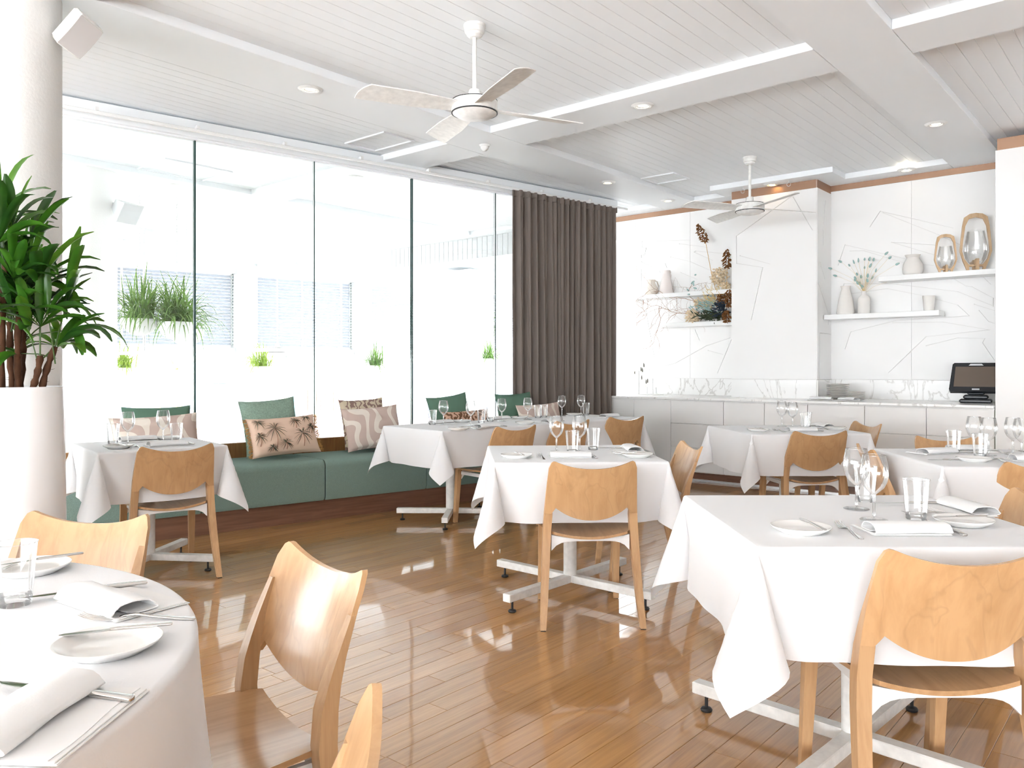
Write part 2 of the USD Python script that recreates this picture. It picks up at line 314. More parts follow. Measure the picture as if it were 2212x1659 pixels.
# ------------------------------------------------------------------ ceiling: recessed board panels between flat beams
ceil = thing('ceiling', 'white tongue and groove board ceiling with flat white beams', None, kind='structure')
ZB, ZP = 3.16, 3.215
XB = [(-5.78, -5.33), (-2.22, -1.77), (1.34, 1.79), (4.90, 5.36), (8.45, 9.0), (12.4, 12.9)]          # beams running across (constant x)
YB = [(-8.0, -7.55), (-4.9, -4.45), (-1.80, -1.35), (1.31, 1.755), (4.41, 4.90), (8.0, 8.45), (11.55, 12.0), (15.0, 15.5)]
for a, b in YB: obj('beam', bx(-9.0, 16.0, a, b, ZB, ZB + .2, .003), M['ceil'], ceil, smooth=False)
for a, b in XB:
    for (c, d) in zip(YB[:-1], YB[1:]):
        obj('beam', bx(a, b, c[1] + .002, d[0] - .002, ZB, ZB + .2, .003), M['ceil'], ceil, smooth=False)
cb = []
xs = [(-9.0, -5.78)] + [(XB[i][1], XB[i + 1][0]) for i in range(len(XB) - 1)] + [(12.9, 16.0)]
for (x0, x1) in xs:
    for (c, d) in zip(YB[:-1], YB[1:]):
        n = int(round((d[0] - c[1]) / 0.1008)); w = (d[0] - c[1]) / n
        for i in range(n): cb.append((x0, x1, c[1] + i * w, c[1] + (i + 1) * w))
def cboard(p, b=0.0028):
    m = plank(p[0], p[1], p[2], p[3], b); m.vertices[:, 2] *= -1; m.invert(); m.apply_translation((0, 0, ZP)); return m
def cscore(p):
    c = ((p[0] + p[1]) / 2, (p[2] + p[3]) / 2); d, k = view(c)
    if d < 1.0 or k > 0.9 or c[0] > 8.7: return 0
    if c[0] * NV[0] + c[1] * NV[1] > 7.0: return .1 / d ** 2
    return 1 / d ** 2
cb.sort(key=cscore, reverse=True); rest = []
for i, p in enumerate(cb):
    if i < 230: obj('board', cboard(p), M['ceil'], ceil, smooth=False)
    else: rest.append(cboard(p))
obj('boards', join(rest), M['ceil'], ceil, smooth=False, kind='stuff')
obj('roof_deck', bx(-9.0, 16.0, -8.0, 15.6, ZP + .02, ZP + .3), M['ceil'], ceil, smooth=False)
# perimeter beam that steps round the pier, and access hatch rims
obj('beam', bx(8.07, 8.45, 2.70, 4.02, ZB, ZB + .08, .003), M['ceil'], ceil, smooth=False)
def hatch(x0, x1, y0, y1, label):
    t = .018; z0, z1 = ZP - .012, ZP + .01
    m = join(bx(x0, x1, y0, y0 + t, z0, z1), bx(x0, x1, y1 - t, y1, z0, z1), bx(x0, x0 + t, y0 + t, y1 - t, z0, z1), bx(x1 - t, x1, y0 + t, y1 - t, z0, z1))
    obj('access_hatch', m, M['ceil'], label=label, cat='ceiling hatch', smooth=False)
hatch(4.42, 4.77, 5.18, 5.71, 'flush white ceiling access hatch close to the glass wall')
hatch(7.25, 7.59, 4.01, 4.40, 'flush white ceiling access hatch near the far fan')
hatch(3.63, 4.33, 7.41, 8.0, 'white access hatch in the terrace ceiling above the hanging plants')

# ------------------------------------------------------------------ glass partition
win = thing('window_1', 'frameless floor to ceiling glass partition behind the bench', None, kind='structure')
JG = [-10.4, -9.4, -8.35, -7.3, -6.26, -5.2, -4.17, -3.13, -2.10, -1.06, -0.02, 1.015, 2.048, 3.08, 4.092, 5.111, 6.14, 6.80]
for a, b in zip(JG[:-1], JG[1:]):
    obj('pane', gmesh(bx(a + .004, b - .004, 6.614, 6.626, 0.04, 3.065)), M['glass'], win, smooth=False)
for i, g in enumerate(JG[11:17]):
    w = 0.007 if i % 2 == 0 else 0.014
    obj('pane_edge', gmesh(bx(g - w / 2, g + w / 2, 6.606, 6.634, 0.04, 3.065)), M['edge'], win, smooth=False)
tr = thing('trim_1', 'white head rail along the top of the glass partition', None, kind='structure')
obj('head_rail', gmesh(join(bx(-10.4, 6.90, 6.56, 6.70, 3.065, 3.20, .004), bx(-10.4, 6.80, 6.585, 6.66, 3.05, 3.07))), M['ceil'], tr, smooth=False)
tr2 = thing('curtain_track', 'thin white curtain track under the head rail of the glass', 'curtain track')
obj('rail', gmesh(bx(0.9, 6.95, 6.44, 6.465, 3.075, 3.10, .004)), M['white'], tr2, smooth=False)
for g in np.arange(1.3, 6.9, 0.72):
    obj('bracket', gmesh(join(bx(g - .012, g + .012, 6.43, 6.475, 3.098, 3.125), bx(g - .006, g + .006, 6.45, 6.57, 3.112, 3.12))), M['white'], tr2, smooth=False)
# curtain
ng, nz = 420, 14
gg = np.linspace(5.22, 6.76, ng); zz = np.linspace(0.50, 3.075, nz)
P = np.zeros((ng, nz, 3))
ph = 2 * PI * gg / 0.105 + 2.2 * np.sin(gg * 5.1) + 1.4 * np.sin(gg * 11.3 + 1)
for j, z in enumerate(zz):
    k = (z - .5) / 2.575
    amp = (0.036 - 0.012 * k) * (0.8 + 0.35 * np.sin(gg * 7 + 2 * k))
    off = amp * np.sin(ph + 0.8 * (1 - k) * np.sin(gg * 3.3)) + 0.012 * np.sin(ph * 2.3 + 3 * k)
    P[:, j, 0] = gg - 0.02 * (1 - k) * (gg > 6.6); P[:, j, 1] = 6.455 + off; P[:, j, 2] = z
Q = P.copy(); Q[..., 1] += 0.003
cur = thing('curtain', 'taupe pleated full height curtain drawn at the end of the glass wall', 'curtain')
obj('drape', gmesh(shell(P, Q)), M['curtain'], cur, smooth=True)
tp = np.stack([gg, 6.455 + 0.022 * np.sin(ph), np.full(ng, 3.07)], 1)
obj('heading_tape', gmesh(shell(np.stack([tp + (0, -.008, -.05), tp + (0, -.008, .012)], 1), np.stack([tp + (0, .01, -.05), tp + (0, .01, .012)], 1))), M['curtain'], cur, smooth=True)

# ------------------------------------------------------------------ back wall: panels with carved lines, pier, window slit
GR=[[(2.53,2.68),(2.43,2.83),(1.76,2.58)],[(2.40,2.81),(1.89,2.53),(1.47,2.27)],[(1.92,2.43),(2.32,2.50),(1.70,2.24)],[(2.85,2.31),(2.78,2.52),(2.19,2.32)],[(2.73,2.45),(2.59,2.44),(2.20,2.28),(1.93,2.23)],[(2.87,1.80),(2.79,2.11),(2.28,2.07),(1.72,1.96),(1.43,1.81)],[(2.72,2.00),(2.36,2.03),(2.03,1.94),(1.72,1.83),(1.62,1.72),(2.28,1.70),(2.72,1.60),(2.78,1.42)],[(1.76,2.09),(1.65,2.01),(1.60,2.00),(1.42,1.88),(1.42,1.80)],[(1.51,2.09),(1.44,2.01)],[(1.58,1.83),(1.41,1.76)],[(2.31,1.68),(1.85,1.67),(1.45,1.58),(2.00,1.53),(2.35,1.17)],[(2.00,1.44),(1.72,1.51),(1.49,1.50),(1.51,1.46),(1.41,1.29)],[(1.54,1.77),(1.46,1.66),(1.41,1.64)]]
GL=[[(5.25,2.74),(5.25,2.81),(4.58,2.76)],[(5.24,2.74),(5.19,2.73),(5.21,2.64),(5.26,2.64),(5.26,2.61),(4.92,2.51),(4.90,2.45)],[(5.26,2.56),(5.00,2.42),(4.99,2.40)],[(4.73,2.73),(4.35,2.65)],[(4.16,2.56),(4.51,2.62),(4.53,2.61),(4.29,2.49)],[(4.85,2.58),(4.58,2.50),(4.23,2.33)],[(4.71,2.38),(4.49,2.28)],[(5.07,2.43),(5.26,2.46),(5.26,2.17)],[(4.85,2.30),(4.76,2.28),(4.74,2.18)],[(5.20,1.97),(5.07,1.34)],[(5.14,1.20),(4.78,1.28),(4.38,1.48),(4.07,1.57)],[(4.05,1.56),(4.23,1.16)],[(4.35,1.43),(4.16,1.38)],[(4.52,1.68),(4.46,1.55)],[(5.16,2.05),(5.22,2.09)],[(5.26,1.97),(5.26,2.06),(5.22,2.07)]]
GP=[[(3.17,3.03),(3.80,2.67),(3.80,2.37),(3.50,2.30),(3.63,1.74)],[(3.17,3.01),(2.97,2.64)],[(3.76,2.45),(3.42,2.33)]]
wall = thing('wall_back', 'white panelled back wall carved with fine angular line drawings', None, kind='structure')
def carve(lines, wide=0.0030):
    out = []
    for l in lines:
        for a, b in zip(l[:-1], l[1:]):
            a, b = np.array(a), np.array(b); d = (b - a) / np.linalg.norm(b - a); n = np.array([-d[1], d[0]])
            out.append(Polygon([a - d * .002 + n * wide, b + d * .002 + n * wide * .55, b + d * .002 - n * wide * .55, a - d * .002 - n * wide]))
    return shapely.union_all(out)
def to_wall(m, X):                           # (y, z, depth) modelled flat -> standing in the plane x = X, facing -x
    v = m.vertices.copy(); m = m.copy(); m.vertices = np.stack([X - v[:, 2], v[:, 0], v[:, 1]], 1); return m
def wall_panel(y0, y1, z0, z1, lines, X, parent=wall, wide=0.0030):
    face = sbox(y0 + .0015, z0 + .0015, y1 - .0015, z1 - .0015).difference(carve(lines, wide)) if lines else sbox(y0 + .0015, z0 + .0015, y1 - .0015, z1 - .0015)
    obj('wall_panel', to_wall(prism(face, 0.009), X + .009), M['panel'], parent, smooth=False)
XW, XP = 8.69, 8.27
wall_panel(4.583, 5.345, 1.10, 3.10, GL, XW); wall_panel(3.86, 4.583, 1.10, 3.10, GL, XW)
wall_panel(2.134, 2.93, 1.10, 3.10, GR, XW); wall_panel(1.25, 2.134, 1.10, 3.10, GR, XW)
wall_panel(2.93, 3.86, 1.10, 3.075, GP, XP, wide=0.0045)
wall_panel(5.345, 5.69, 2.87, 3.10, [], XW); wall_panel(5.69, 6.9, 0.0, 3.10, [], XW)
obj('wall_core', join(bx(XW + .009, 8.86, 1.2, 5.345, 0, 3.3), bx(XW + .009, 8.86, 5.345, 5.69, 2.87, 3.3), bx(XW + .009, 8.86, 5.345, 5.69, 0, .84), bx(XW + .009, 8.86, 5.69, 6.0, 0, 3.3)), M['groove'], wall, smooth=False)
obj('pier_core', bx(XP + .009, XW + .009, 2.932, 3.858, 0.9, 3.2), M['groove'], wall, smooth=False)
side = sbox(XP + .006, 1.10, XW, 3.075).difference(carve([[(8.52, 2.98), (8.45, 2.66), (8.45, 2.5)], [(8.36, 2.32), (8.50, 2.15)], [(8.30, 2.10), (8.60, 1.80), (8.6, 1.68)], [(8.345, 1.11), (8.345, 1.58), (8.68, 1.58)]], 0.006))
m = prism(side, .009); v = m.vertices.copy(); m.vertices = np.stack([v[:, 0], 2.932 - v[:, 2], v[:, 1]], 1); m.invert()
obj('pier_side', m, M['panel'], wall, smooth=False)
obj('splashback', bx(XW - .002, XW + .012, 3.87, 5.345, 0.90, 1.096), M['marble'], wall, smooth=False)
obj('splashback', bx(XW - .002, XW + .012, 1.25, 2.92, 0.90, 1.096), M['marble'], wall, smooth=False)
obj('splashback', bx(XP - .002, XP + .012, 2.93, 3.86, 0.90, 1.096), M['marble'], wall, smooth=False)
obj('splashback', bx(XP + .012, XW, 2.919, 2.933, 0.90, 1.096), M['marble'], wall, smooth=False)
cop = thing('trim_2', 'brushed copper band between the wall panels and the ceiling', None, kind='structure')
for a in ((XW - .001, XW + .008, 3.87, 6.9, 3.101, ZB), (XP + .002, XP + .012, 2.935, 3.855, 3.076, ZB), (XW - .001, XW + .008, 1.26, 2.93, 3.101, ZB), (XP + .012, XW - .001, 2.926, 2.936, 3.076, ZB), (XP + .012, XW - .001, 3.85, 3.862, 3.076, ZB)):
    obj('copper_strip', bx(*a), M['copper'], cop, smooth=False)
# partition on the right
wr = thing('wall_right', 'plain white full height partition at the right end of the counter', None, kind='structure')
obj('partition', bx(7.80, 8.86, -7.0, 1.262, 0, 3.06, .003), M['wall'], wr, smooth=False)
obj('copper_strip', bx(7.815, 8.86, -7.0, 1.25, 3.06, ZB), M['copper'], wr, smooth=False)
ws = thing('wall_side', 'plain white side wall of the room far to the right of the viewer', None, kind='structure')
obj('side_wall', bx(-9.0, 7.8, -7.1, -6.95, 0, 3.3), M['wall'], ws, smooth=False)
wre = thing('wall_rear', 'open folding door front far behind the viewer with white posts', None, kind='structure')
for yy in (-7.0, -4.4, -2.2, 0.0, 2.2, 4.4, 6.6): obj('post', bx(-9.06, -8.94, yy - .06, yy + .06, 0, 2.75, .004), M['wall'], wre, smooth=False)
obj('lintel', bx(-9.1, -8.9, -7.05, 8.4, 2.75, 3.3), M['wall'], wre, smooth=False)

# ------------------------------------------------------------------ counter with drawer units
wt = obj('worktop', bx(7.735, XW - .003, 1.264, 5.185, 0.878, 0.90, .002), M['marble'], label='long white marble worktop on the drawer units along the back wall', cat='worktop', smooth=False)
JY = [5.16, 4.809, 4.338, 3.72, 3.278, 2.842, 2.313, 1.789, 1.266]
ROWS = [[(0.112, 0.862)], [(0.112, 0.862)], [(0.112, 0.362), (0.366, 0.618), (0.622, 0.862)], [(0.112, 0.618), (0.622, 0.862)], [(0.112, 0.618), (0.622, 0.862)], [(0.112, 0.862)], [(0.112, 0.362), (0.366, 0.618), (0.622, 0.862)], [(0.112, 0.618), (0.622, 0.862)]]
where = ['narrow white cupboard unit at the curtain end of the counter', 'tall plain white cupboard unit second from the curtain', 'white unit of three drawers left of the far table', 'white cupboard unit with top drawer, behind the left end of the far table', 'white cupboard unit with top drawer below the wall pier', 'plain white cupboard unit under the stacked plates', 'white unit of three drawers below the stacked side plates', 'white cupboard unit with top drawer below the till']
for i in range(8):
    y1, y0 = JY[i], JY[i + 1]
    t = thing('cabinet', where[i], 'cabinet', group=None)
    obj('body', bx(7.80, 8.68, y0 + .001, y1 - .001, 0.10, 0.876), M['cab'], t, smooth=False)
    obj('plinth', bx(7.86, 7.88, y0, y1, 0.0, 0.099), M['kick'], t, smooth=False)
    obj('kick_strip', bx(7.848, 7.859, y0, y1, 0.0, 0.022), M['steel'], t, smooth=False)
    for a, b in ROWS[i]:
        obj('drawer_front' if b - a < .3 else 'door', bx(7.780, 7.799, y0 + .0025, y1 - .0025, a, b, .0012), M['cab'], t, smooth=False)

# shelves
def shelf(y0, y1, z, label):
    obj('wall_shelf', bx(8.45, XW - .001, y0, y1, z - .05, z, .002), M['white'], label=label, cat='shelf', smooth=False, group=None)
shelf(1.27, 2.382, 2.134, 'upper right white floating shelf holding the two lanterns')
shelf(1.834, 2.918, 1.774, 'lower right white floating shelf holding bottle vases and a cup')
shelf(3.87, 5.38, 2.115, 'upper left white floating shelf with two jugs, in front of the window slit')
shelf(3.87, 4.97, 1.758, 'lower left white floating shelf under the dried flowers')

# ------------------------------------------------------------------ bench
bench = thing('bench', 'built-in upholstered bench in sea green along the glass wall', 'bench')
def cushion(g0, g1, n0, n1, z0, z1, r=0.055):
    a, b, c, d = g0 + .004, g1 - .004, n0, n1
    prof = []
    for k in range(7): t = k / 6 * PI / 2; prof.append((c + r - r * math.cos(t), z1 - r + r * math.sin(t)))
    prof = [(c + .015, z0)] + [(c, z0 + .03)] + prof + [(d - .03, z1 - .004), (d, z1 - .02), (d, z0)]
    secs = []
    for g, s in ((a, .985), (a + .008, 1.0), (a + (b - a) * .33, 1.0), (a + (b - a) * .66, 1.0), (b - .008, 1.0), (b, .985)):
        q = np.array(prof); cc = q.mean(0); q = cc + (q - cc) * s
        secs.append(np.column_stack([np.full(len(q), g), q]))
    S = np.array(secs); n = S.shape[1]; v = S.reshape(-1, 3); f = []
    for i in range(len(S) - 1):
        for j in range(n):
            k = (j + 1) % n; f += [(i * n + j, i * n + k, (i + 1) * n + k), (i * n + j, (i + 1) * n + k, (i + 1) * n + j)]
    f += [(0, j + 1, j) for j in range(1, n - 1)]; o = (len(S) - 1) * n; f += [(o, o + j, o + j + 1) for j in range(1, n - 1)]
    return T(v, f)
for a, b in ((0.55, 1.87), (1.87, 2.83), (2.83, 3.784), (3.784, 4.74), (4.74, 5.70), (5.70, 6.50)):
    obj('seat_cushion', gmesh(cushion(a, b, 5.87, 6.52, 0.165, 0.487)), M['bench'], bench, smooth=40)
obj('plinth', gmesh(bx(0.55, 6.5, 5.945, 6.5, 0.0, 0.164)), M['kick'], bench, smooth=False)
obj('backboard', gmesh(bx(0.9, 6.5, 6.535, 6.575, 0.30, 0.60, .003)), M['oak'], bench, smooth=False)

# ------------------------------------------------------------------ chairs
CH = proto_begin('dining_chair')
def back_y(z):                                # side profile of the back leg and panel edge
    return float(np.interp(z, [0, .12, .25, .38, .47, .55, .62, .70, .79], [-.25, -.222, -.198, -.181, -.178, -.186, -.203, -.230, -.266]))
def half_w(z): return float(np.interp(z, [0, .45, .55, .66, .785], [.247, .226, .219, .213, .203]))
def make_chair():
    nu, nv = 45, 17; us = np.linspace(-1, 1, nu); P = np.zeros((nu, nv, 3)); Q = P.copy()
    for i, u in enumerate(us):
        au = abs(u)
        e = max(0.0, (au - .86) / .14)
        zt = .748 + .040 * min(au, .93) ** 2.2 / .93 ** 2.2 - .038 * (1 - math.sqrt(max(0, 1 - e * e)))
        if au < .80: zb = .500 + .062 * (au / .80) ** 2.2
        else: zb = .562 - .034 * min(1, (au - .80) / .05) ** .5
        for j in range(nv):
            z = zb + (zt - zb) * j / (nv - 1); hw = half_w(z); x = u * hw
            y = back_y(z) - .036 * (1 - u * u)
            P[i, j] = (x, y + .0065, z); Q[i, j] = (x, y - .0065, z)
    obj('backrest', shell(Q, P), M['ply'], CH, smooth=38)
    nu, nv = 25, 15; P = np.zeros((nu, nv, 3)); Q = P.copy()
    for i, u in enumerate(np.linspace(-1, 1, nu)):
        for j, v in enumerate(np.linspace(0, 1, nv)):
            y = -.192 + .437 * v; hw = .186 + .042 * min(1, v * 1.6)
            ed = max(0, (v - .88) / .12); hw -= .03 * (1 - math.sqrt(1 - ed * ed)); eb = max(0, (.06 - v) / .06); hw -= .012 * eb
            z = .442 - .026 * (1 - u * u) * (1 - .55 * v) - .014 * max(0, (v - .8) / .2) ** 2
            P[i, j] = (u * hw, y, z); Q[i, j] = (u * hw, y, z - .0125)
    obj('seat', shell(P, Q), M['seatply'], CH, smooth=38)
    for s in (-1, 1):                         # back legs run up into the panel edges
        zz = [0.004, .12, .25, .38, .45, .52, .57, .62, .70]; dep = [.028, .034, .038, .041, .041, .037, .029, .021, .0115]; wid = [.027, .033, .036, .038, .039, .039, .036, .030, .020]
        v = []; f = []
        for z, d, w in zip(zz, dep, wid):
            xo = s * (half_w(z) + .0005); y = back_y(z)
            for dx, dy in ((0, 0), (0, 1), (1, 1), (1, 0)): v.append((xo - s * w * dx, y - .0060 + d * dy - .018 * max(0, 1 - z / .45), z))
        for k in range(len(zz) - 1):
            for j in range(4):
                q = (j + 1) % 4; a, b, c, d2 = k * 4 + j, k * 4 + q, (k + 1) * 4 + q, (k + 1) * 4 + j
                f += [(a, b, c), (a, c, d2)] if s < 0 else [(a, c, b), (a, d2, c)]
        e = (len(zz) - 1) * 4; f += [(0, 2, 1), (0, 3, 2), (e, e + 1, e + 2), (e, e + 2, e + 3)]
        lm = T(v, f); lm.fix_normals()
        lg = obj('leg', lm, M['leg'], CH, smooth=25)
        x0 = s * (half_w(0) - .0135); obj('foot_pad', bx(x0 - .012, x0 + .012, -.272, -.248, 0, .005), M['black'], lg, smooth=False)
        fl = join(bar((s * .193, .205, .425), (s * .199, .243, .004), .040, .036, .72))
        lg = obj('leg', fl, M['leg'], CH, smooth=False)
        obj('foot_pad', bx(s * .199 - .011, s * .199 + .011, .232, .254, 0, .005), M['black'], lg, smooth=False)
    def gusset(y, hwx):
        top = [(x, .425 - .022 * (1 - (x / hwx) ** 2)) for x in np.linspace(hwx, -hwx, 13)]
        bot = [(x, .394 - .044 * abs(x / hwx) ** 6) for x in np.linspace(-hwx, hwx, 17)]
        m = prism(Polygon(top + bot).buffer(0), .016); v = m.vertices.copy(); m.vertices = np.stack([v[:, 0], y + v[:, 2], v[:, 1]], 1); m.invert(); return m
    obj('seat_frame', join(gusset(-.178, .186), gusset(.19, .175), bx(.165, .18, -.165, .2, .385, .41), bx(-.18, -.165, -.165, .2, .385, .41)), M['white'], CH, smooth=False)
make_chair()
CHAIRS = [('C4', 2.26, 4.60, 76, 'honey plywood chair at the small table beside the planter, back to the viewer', None),
 ('C8', 3.25, 2.29, 43.6, 'honey plywood chair before the middle square table, back to the viewer, all legs visible', None),
 ('C2', .853, 1.563, 170, 'pale plywood dining chair pulled out on the right of the round table, seat fully visible', None),
 ('C1', .762, 2.35, 212, 'pale plywood dining chair behind the round table, its backrest facing the viewer', None),
 ('C6', 3.96, 2.37, 135, 'honey plywood dining chair on the right side of the middle table, near the drawers', None),
 ('C7', 4.64, 4.13, 80, 'honey plywood chair at the left end of the long table, one leg showing', None),
 ('C8b', 5.44, 4.19, 80, 'honey plywood dining chair at the long table, mostly hidden by the middle wine glasses', None),
 ('C9', 6.23, 4.12, 70, 'honey plywood dining chair at the right end of the long table, by the counter end', None),
 ('C10', 5.755, 2.147, 48, 'honey plywood dining chair in front of the far table, its back to the viewer', None),
 ('C11', 6.50, 2.15, 136.8, 'honey plywood chair on the right side of the far table', None),
 ('C12', 5.47, 1.03, 216, 'honey plywood dining chair behind the right-hand table, only its top edge showing', None),
 ('C13', 4.732, 1.13, -61.7, 'honey plywood chair seen through the near wine glasses, left of the right-hand table', None),
 ('C16', 2.342, .577, 40.6, 'large honey plywood chair in the lower right foreground, back to the viewer', None),
 ('C14', 3.048, .565, 130.6, 'pale plywood chair right of the nearest square table, cut by the photo edge', None),
 ('C15', 4.587, .673, 40, 'honey plywood chair before the right-hand table, cut by the photo edge', None),
 ('C3', .386, .913, 133, 'pale plywood dining chair at the bottom edge, seen edge on as a narrow lens', None)]
for k, x, y, f, lab, _ in CHAIRS: use(CH, 'dining_chair', (x, y, 0), f - 90, lab, 'chair')

# ------------------------------------------------------------------ tables and cloths
TZ = 0.755
def table_base(t, arms, rot, cx=0, cy=0):
    obj('column', xf(lathe([(0, .06), (.036, .06), (.036, .70), (.09, .705), (.09, .718), (0, .718)], 24), (cx, cy, 0)), M['worn'], t)
    for k in range(4):
        a = math.radians(rot + 90 * k); c, s = math.cos(a), math.sin(a)
        arm = obj('foot_arm', xf(bx(.02 if k % 2 else 0.0, arms, -.024, .024, .058 - .0004 * (k % 2), .098 - .0004 * (k % 2), .003), (cx, cy, 0), rz=rot + 90 * k), M['worn'], t, smooth=False)
        obj('glide', xf(lathe([(0, 0), (.019, 0), (.021, .006), (.017, .012), (.006, .015), (.006, .058), (0, .058)], 14), (cx + c * (arms - .045), cy + s * (arms - .045), 0)), M['black'], arm)
def cloth_mesh(a, b, o, seed=0, z=TZ, R=.011, beta=14.5, tilt=4.0):
    rg = np.random.default_rng(seed)
    def axis(h):
        out = o * np.concatenate([[0.0, .02, .045, .075], np.linspace(.12, 1.0, 11)])
        return np.concatenate([-(h + out[::-1]), np.linspace(-h, h, 25)[1:-1], h + out])
    U, V = axis(a), axis(b); P = np.zeros((len(U), len(V), 3))
    be, al = math.radians(beta), math.radians(tilt); pu = rg.uniform(0, 6.28, 8)
    lead = lambda s: (R * math.sin(s / R), R * (1 - math.cos(s / R)), 0.0) if s < R * PI / 2 else (R, R, s - R * PI / 2)
    def crease(x): return .0011 * math.exp(-(x / .004) ** 2)
    inn = math.sin(be - al) / math.cos(be - al)
    for i, u in enumerate(U):
        for j, v in enumerate(V):
            du, dv = max(abs(u) - a, 0), max(abs(v) - b, 0); su, sv = np.sign(u) or 1, np.sign(v) or 1
            if du < 1e-9 and dv < 1e-9:
                zz = z + .0006 * math.sin(7 * u + pu[0]) * math.sin(6 * v + pu[1])
                P[i, j] = (u, v, zz); continue
            if du > 1e-9 and dv > 1e-9:
                rho, th = math.hypot(du, dv), math.atan2(dv, du); ox, dz, L = lead(rho)
                psi = 4 * th; ed = np.array([1, 1, 0]) / math.sqrt(2); A = math.sin(al) * ed + np.array([0, 0, -math.cos(al)])
                P1 = math.cos(al) * ed + np.array([0, 0, math.sin(al)]); P2 = np.array([1, -1, 0]) / math.sqrt(2)
                sq = 1.0 + .25 * math.sin(pu[2])
                d = A * math.cos(be) + math.sin(be) * (-math.cos(psi) * P1 + sq * math.sin(psi) * P2)
                p = np.array([ox * math.cos(th), ox * math.sin(th), -dz]) + d * L
                P[i, j] = (su * (a + p[0]), sv * (b + p[1]), z + p[2]); continue
            if du > 1e-9: s, t, ln, par = du, b - abs(v), v, (0 if su > 0 else 1)
            else: s, t, ln, par = dv, a - abs(u), u, (2 if sv > 0 else 3)
            ox, dz, L = lead(s); w = math.exp(-(t / .11) ** 1.5)
            wave = (.013 * math.sin(ln * 9.5 + pu[4 + par]) + .006 * math.sin(ln * 23 + pu[par])) * (L / o) ** 1.2 * (1 - w)
            out = ox - inn * L * w / math.sqrt(2) + wave + .02 * (L / o) * (1 - w); lat = inn * L * w / math.sqrt(2)
            if du > 1e-9: P[i, j] = (su * (a + out), v - sv * lat, z - dz - L)
            else: P[i, j] = (u - su * lat, sv * (b + out), z - dz - L)
    nu, nv = P.shape[:2]
    return T(P.reshape(-1, 3), grid_faces(nu, nv))
def square_table(x, y, rot, a, b, o, lab, cloth_lab, seed, arms=.5, bases=((0, 0),), arm_rot=45):
    t = thing('dining_table', lab, 'table', (x, y, 0), rot)
    obj('tabletop', bx(-a + .004, a - .004, -b + .004, b - .004, .720, TZ - .006, .003), M['worn'], t, smooth=False)
    for cx, cy in bases: table_base(t, arms, arm_rot, cx, cy)
    obj('tablecloth', cloth_mesh(a, b, o, seed), M['cloth'], label=cloth_lab, cat='tablecloth', loc=(x, y, 0), rz=rot, smooth=50)
square_table(2.556, .792, 40.6, .415, .425, .30, 'nearest square pedestal table with white cross foot, lower right', 'white linen cloth on the nearest square table at lower right', 1, .56)
square_table(3.50, 2.565, 44, .425, .425, .30, 'square pedestal table with white cross foot in the middle of the room', 'white linen cloth on the square table in the middle of the room', 2, .52)
square_table(5.928, 2.343, 46.5, .43, .43, .30, 'far square pedestal table in front of the white drawers', 'white linen cloth on the far table in front of the drawers', 3, .48)
square_table(4.735, .789, 36, .42, .42, .30, 'right-hand square table behind the nearest one', 'white linen cloth on the right-hand table behind the nearest one', 4, .48)
square_table(2.25, 4.80, GDEG, .345, .345, .30, 'small square pedestal table beside the planter and bench', 'white linen cloth on the small table beside the planter', 5, .42)
square_table(5.36, 4.43, -6, 1.20, .37, .29, 'long table set of three pedestals along the bench, by the curtain', 'long white linen cloth on the table along the bench', 6, .43, ((-.82, 0), (0, 0), (.82, 0)))
# round table
RC = (0.0, 1.733); RR = .815
t = thing('dining_table', 'large round table in the lower left corner', 'table', (*RC, 0), 0)
obj('tabletop', lathe([(0, .72), (RR - .006, .72), (RR - .004, TZ - .006), (0, TZ - .006)], 64), M['worn'], t)
table_base(t, .45, 20)
def round_cloth():
    n = 220; rows = []; rs = list(np.linspace(0.0, RR - .012, 9)[1:]); a = np.arange(n) * 2 * PI / n
    fold = np.sin(11 * a + .6 + .5 * np.sin(3 * a)) * .7 + .3 * np.sin(23 * a + 1.1)
    v = [(0, 0, TZ)]
    for r in rs: v += list(zip(r * np.cos(a), r * np.sin(a), [TZ] * n)); rows.append(1)
    for k in range(1, 6): q = k / 5 * PI / 2; r = RR - .012 + .014 * math.sin(q); v += list(zip(r * np.cos(a), r * np.sin(a), [TZ - .014 * (1 - math.cos(q))] * n)); rows.append(1)
    for d in np.linspace(.03, .66, 16):
        r = RR + .002 + .035 * d + (.012 * min(1, d / .1) + .05 * d) * fold * min(1, d * 3.2); v += list(zip(r * np.cos(a), r * np.sin(a), [TZ - .014 - d] * n)); rows.append(1)
    f = [(0, 1 + j, 1 + (j + 1) % n) for j in range(n)]
    for k in range(len(rows) - 1):
        for j in range(n):
            q = (j + 1) % n; A, B, C, D = 1 + k * n + j, 1 + k * n + q, 1 + (k + 1) * n + q, 1 + (k + 1) * n + j
            f += [(A, D, C), (A, C, B)]
    return T(v, f)
obj('tablecloth', round_cloth(), M['cloth'], label='white linen cloth falling in folds from the round table', cat='tablecloth', loc=(*RC, 0), smooth=True)

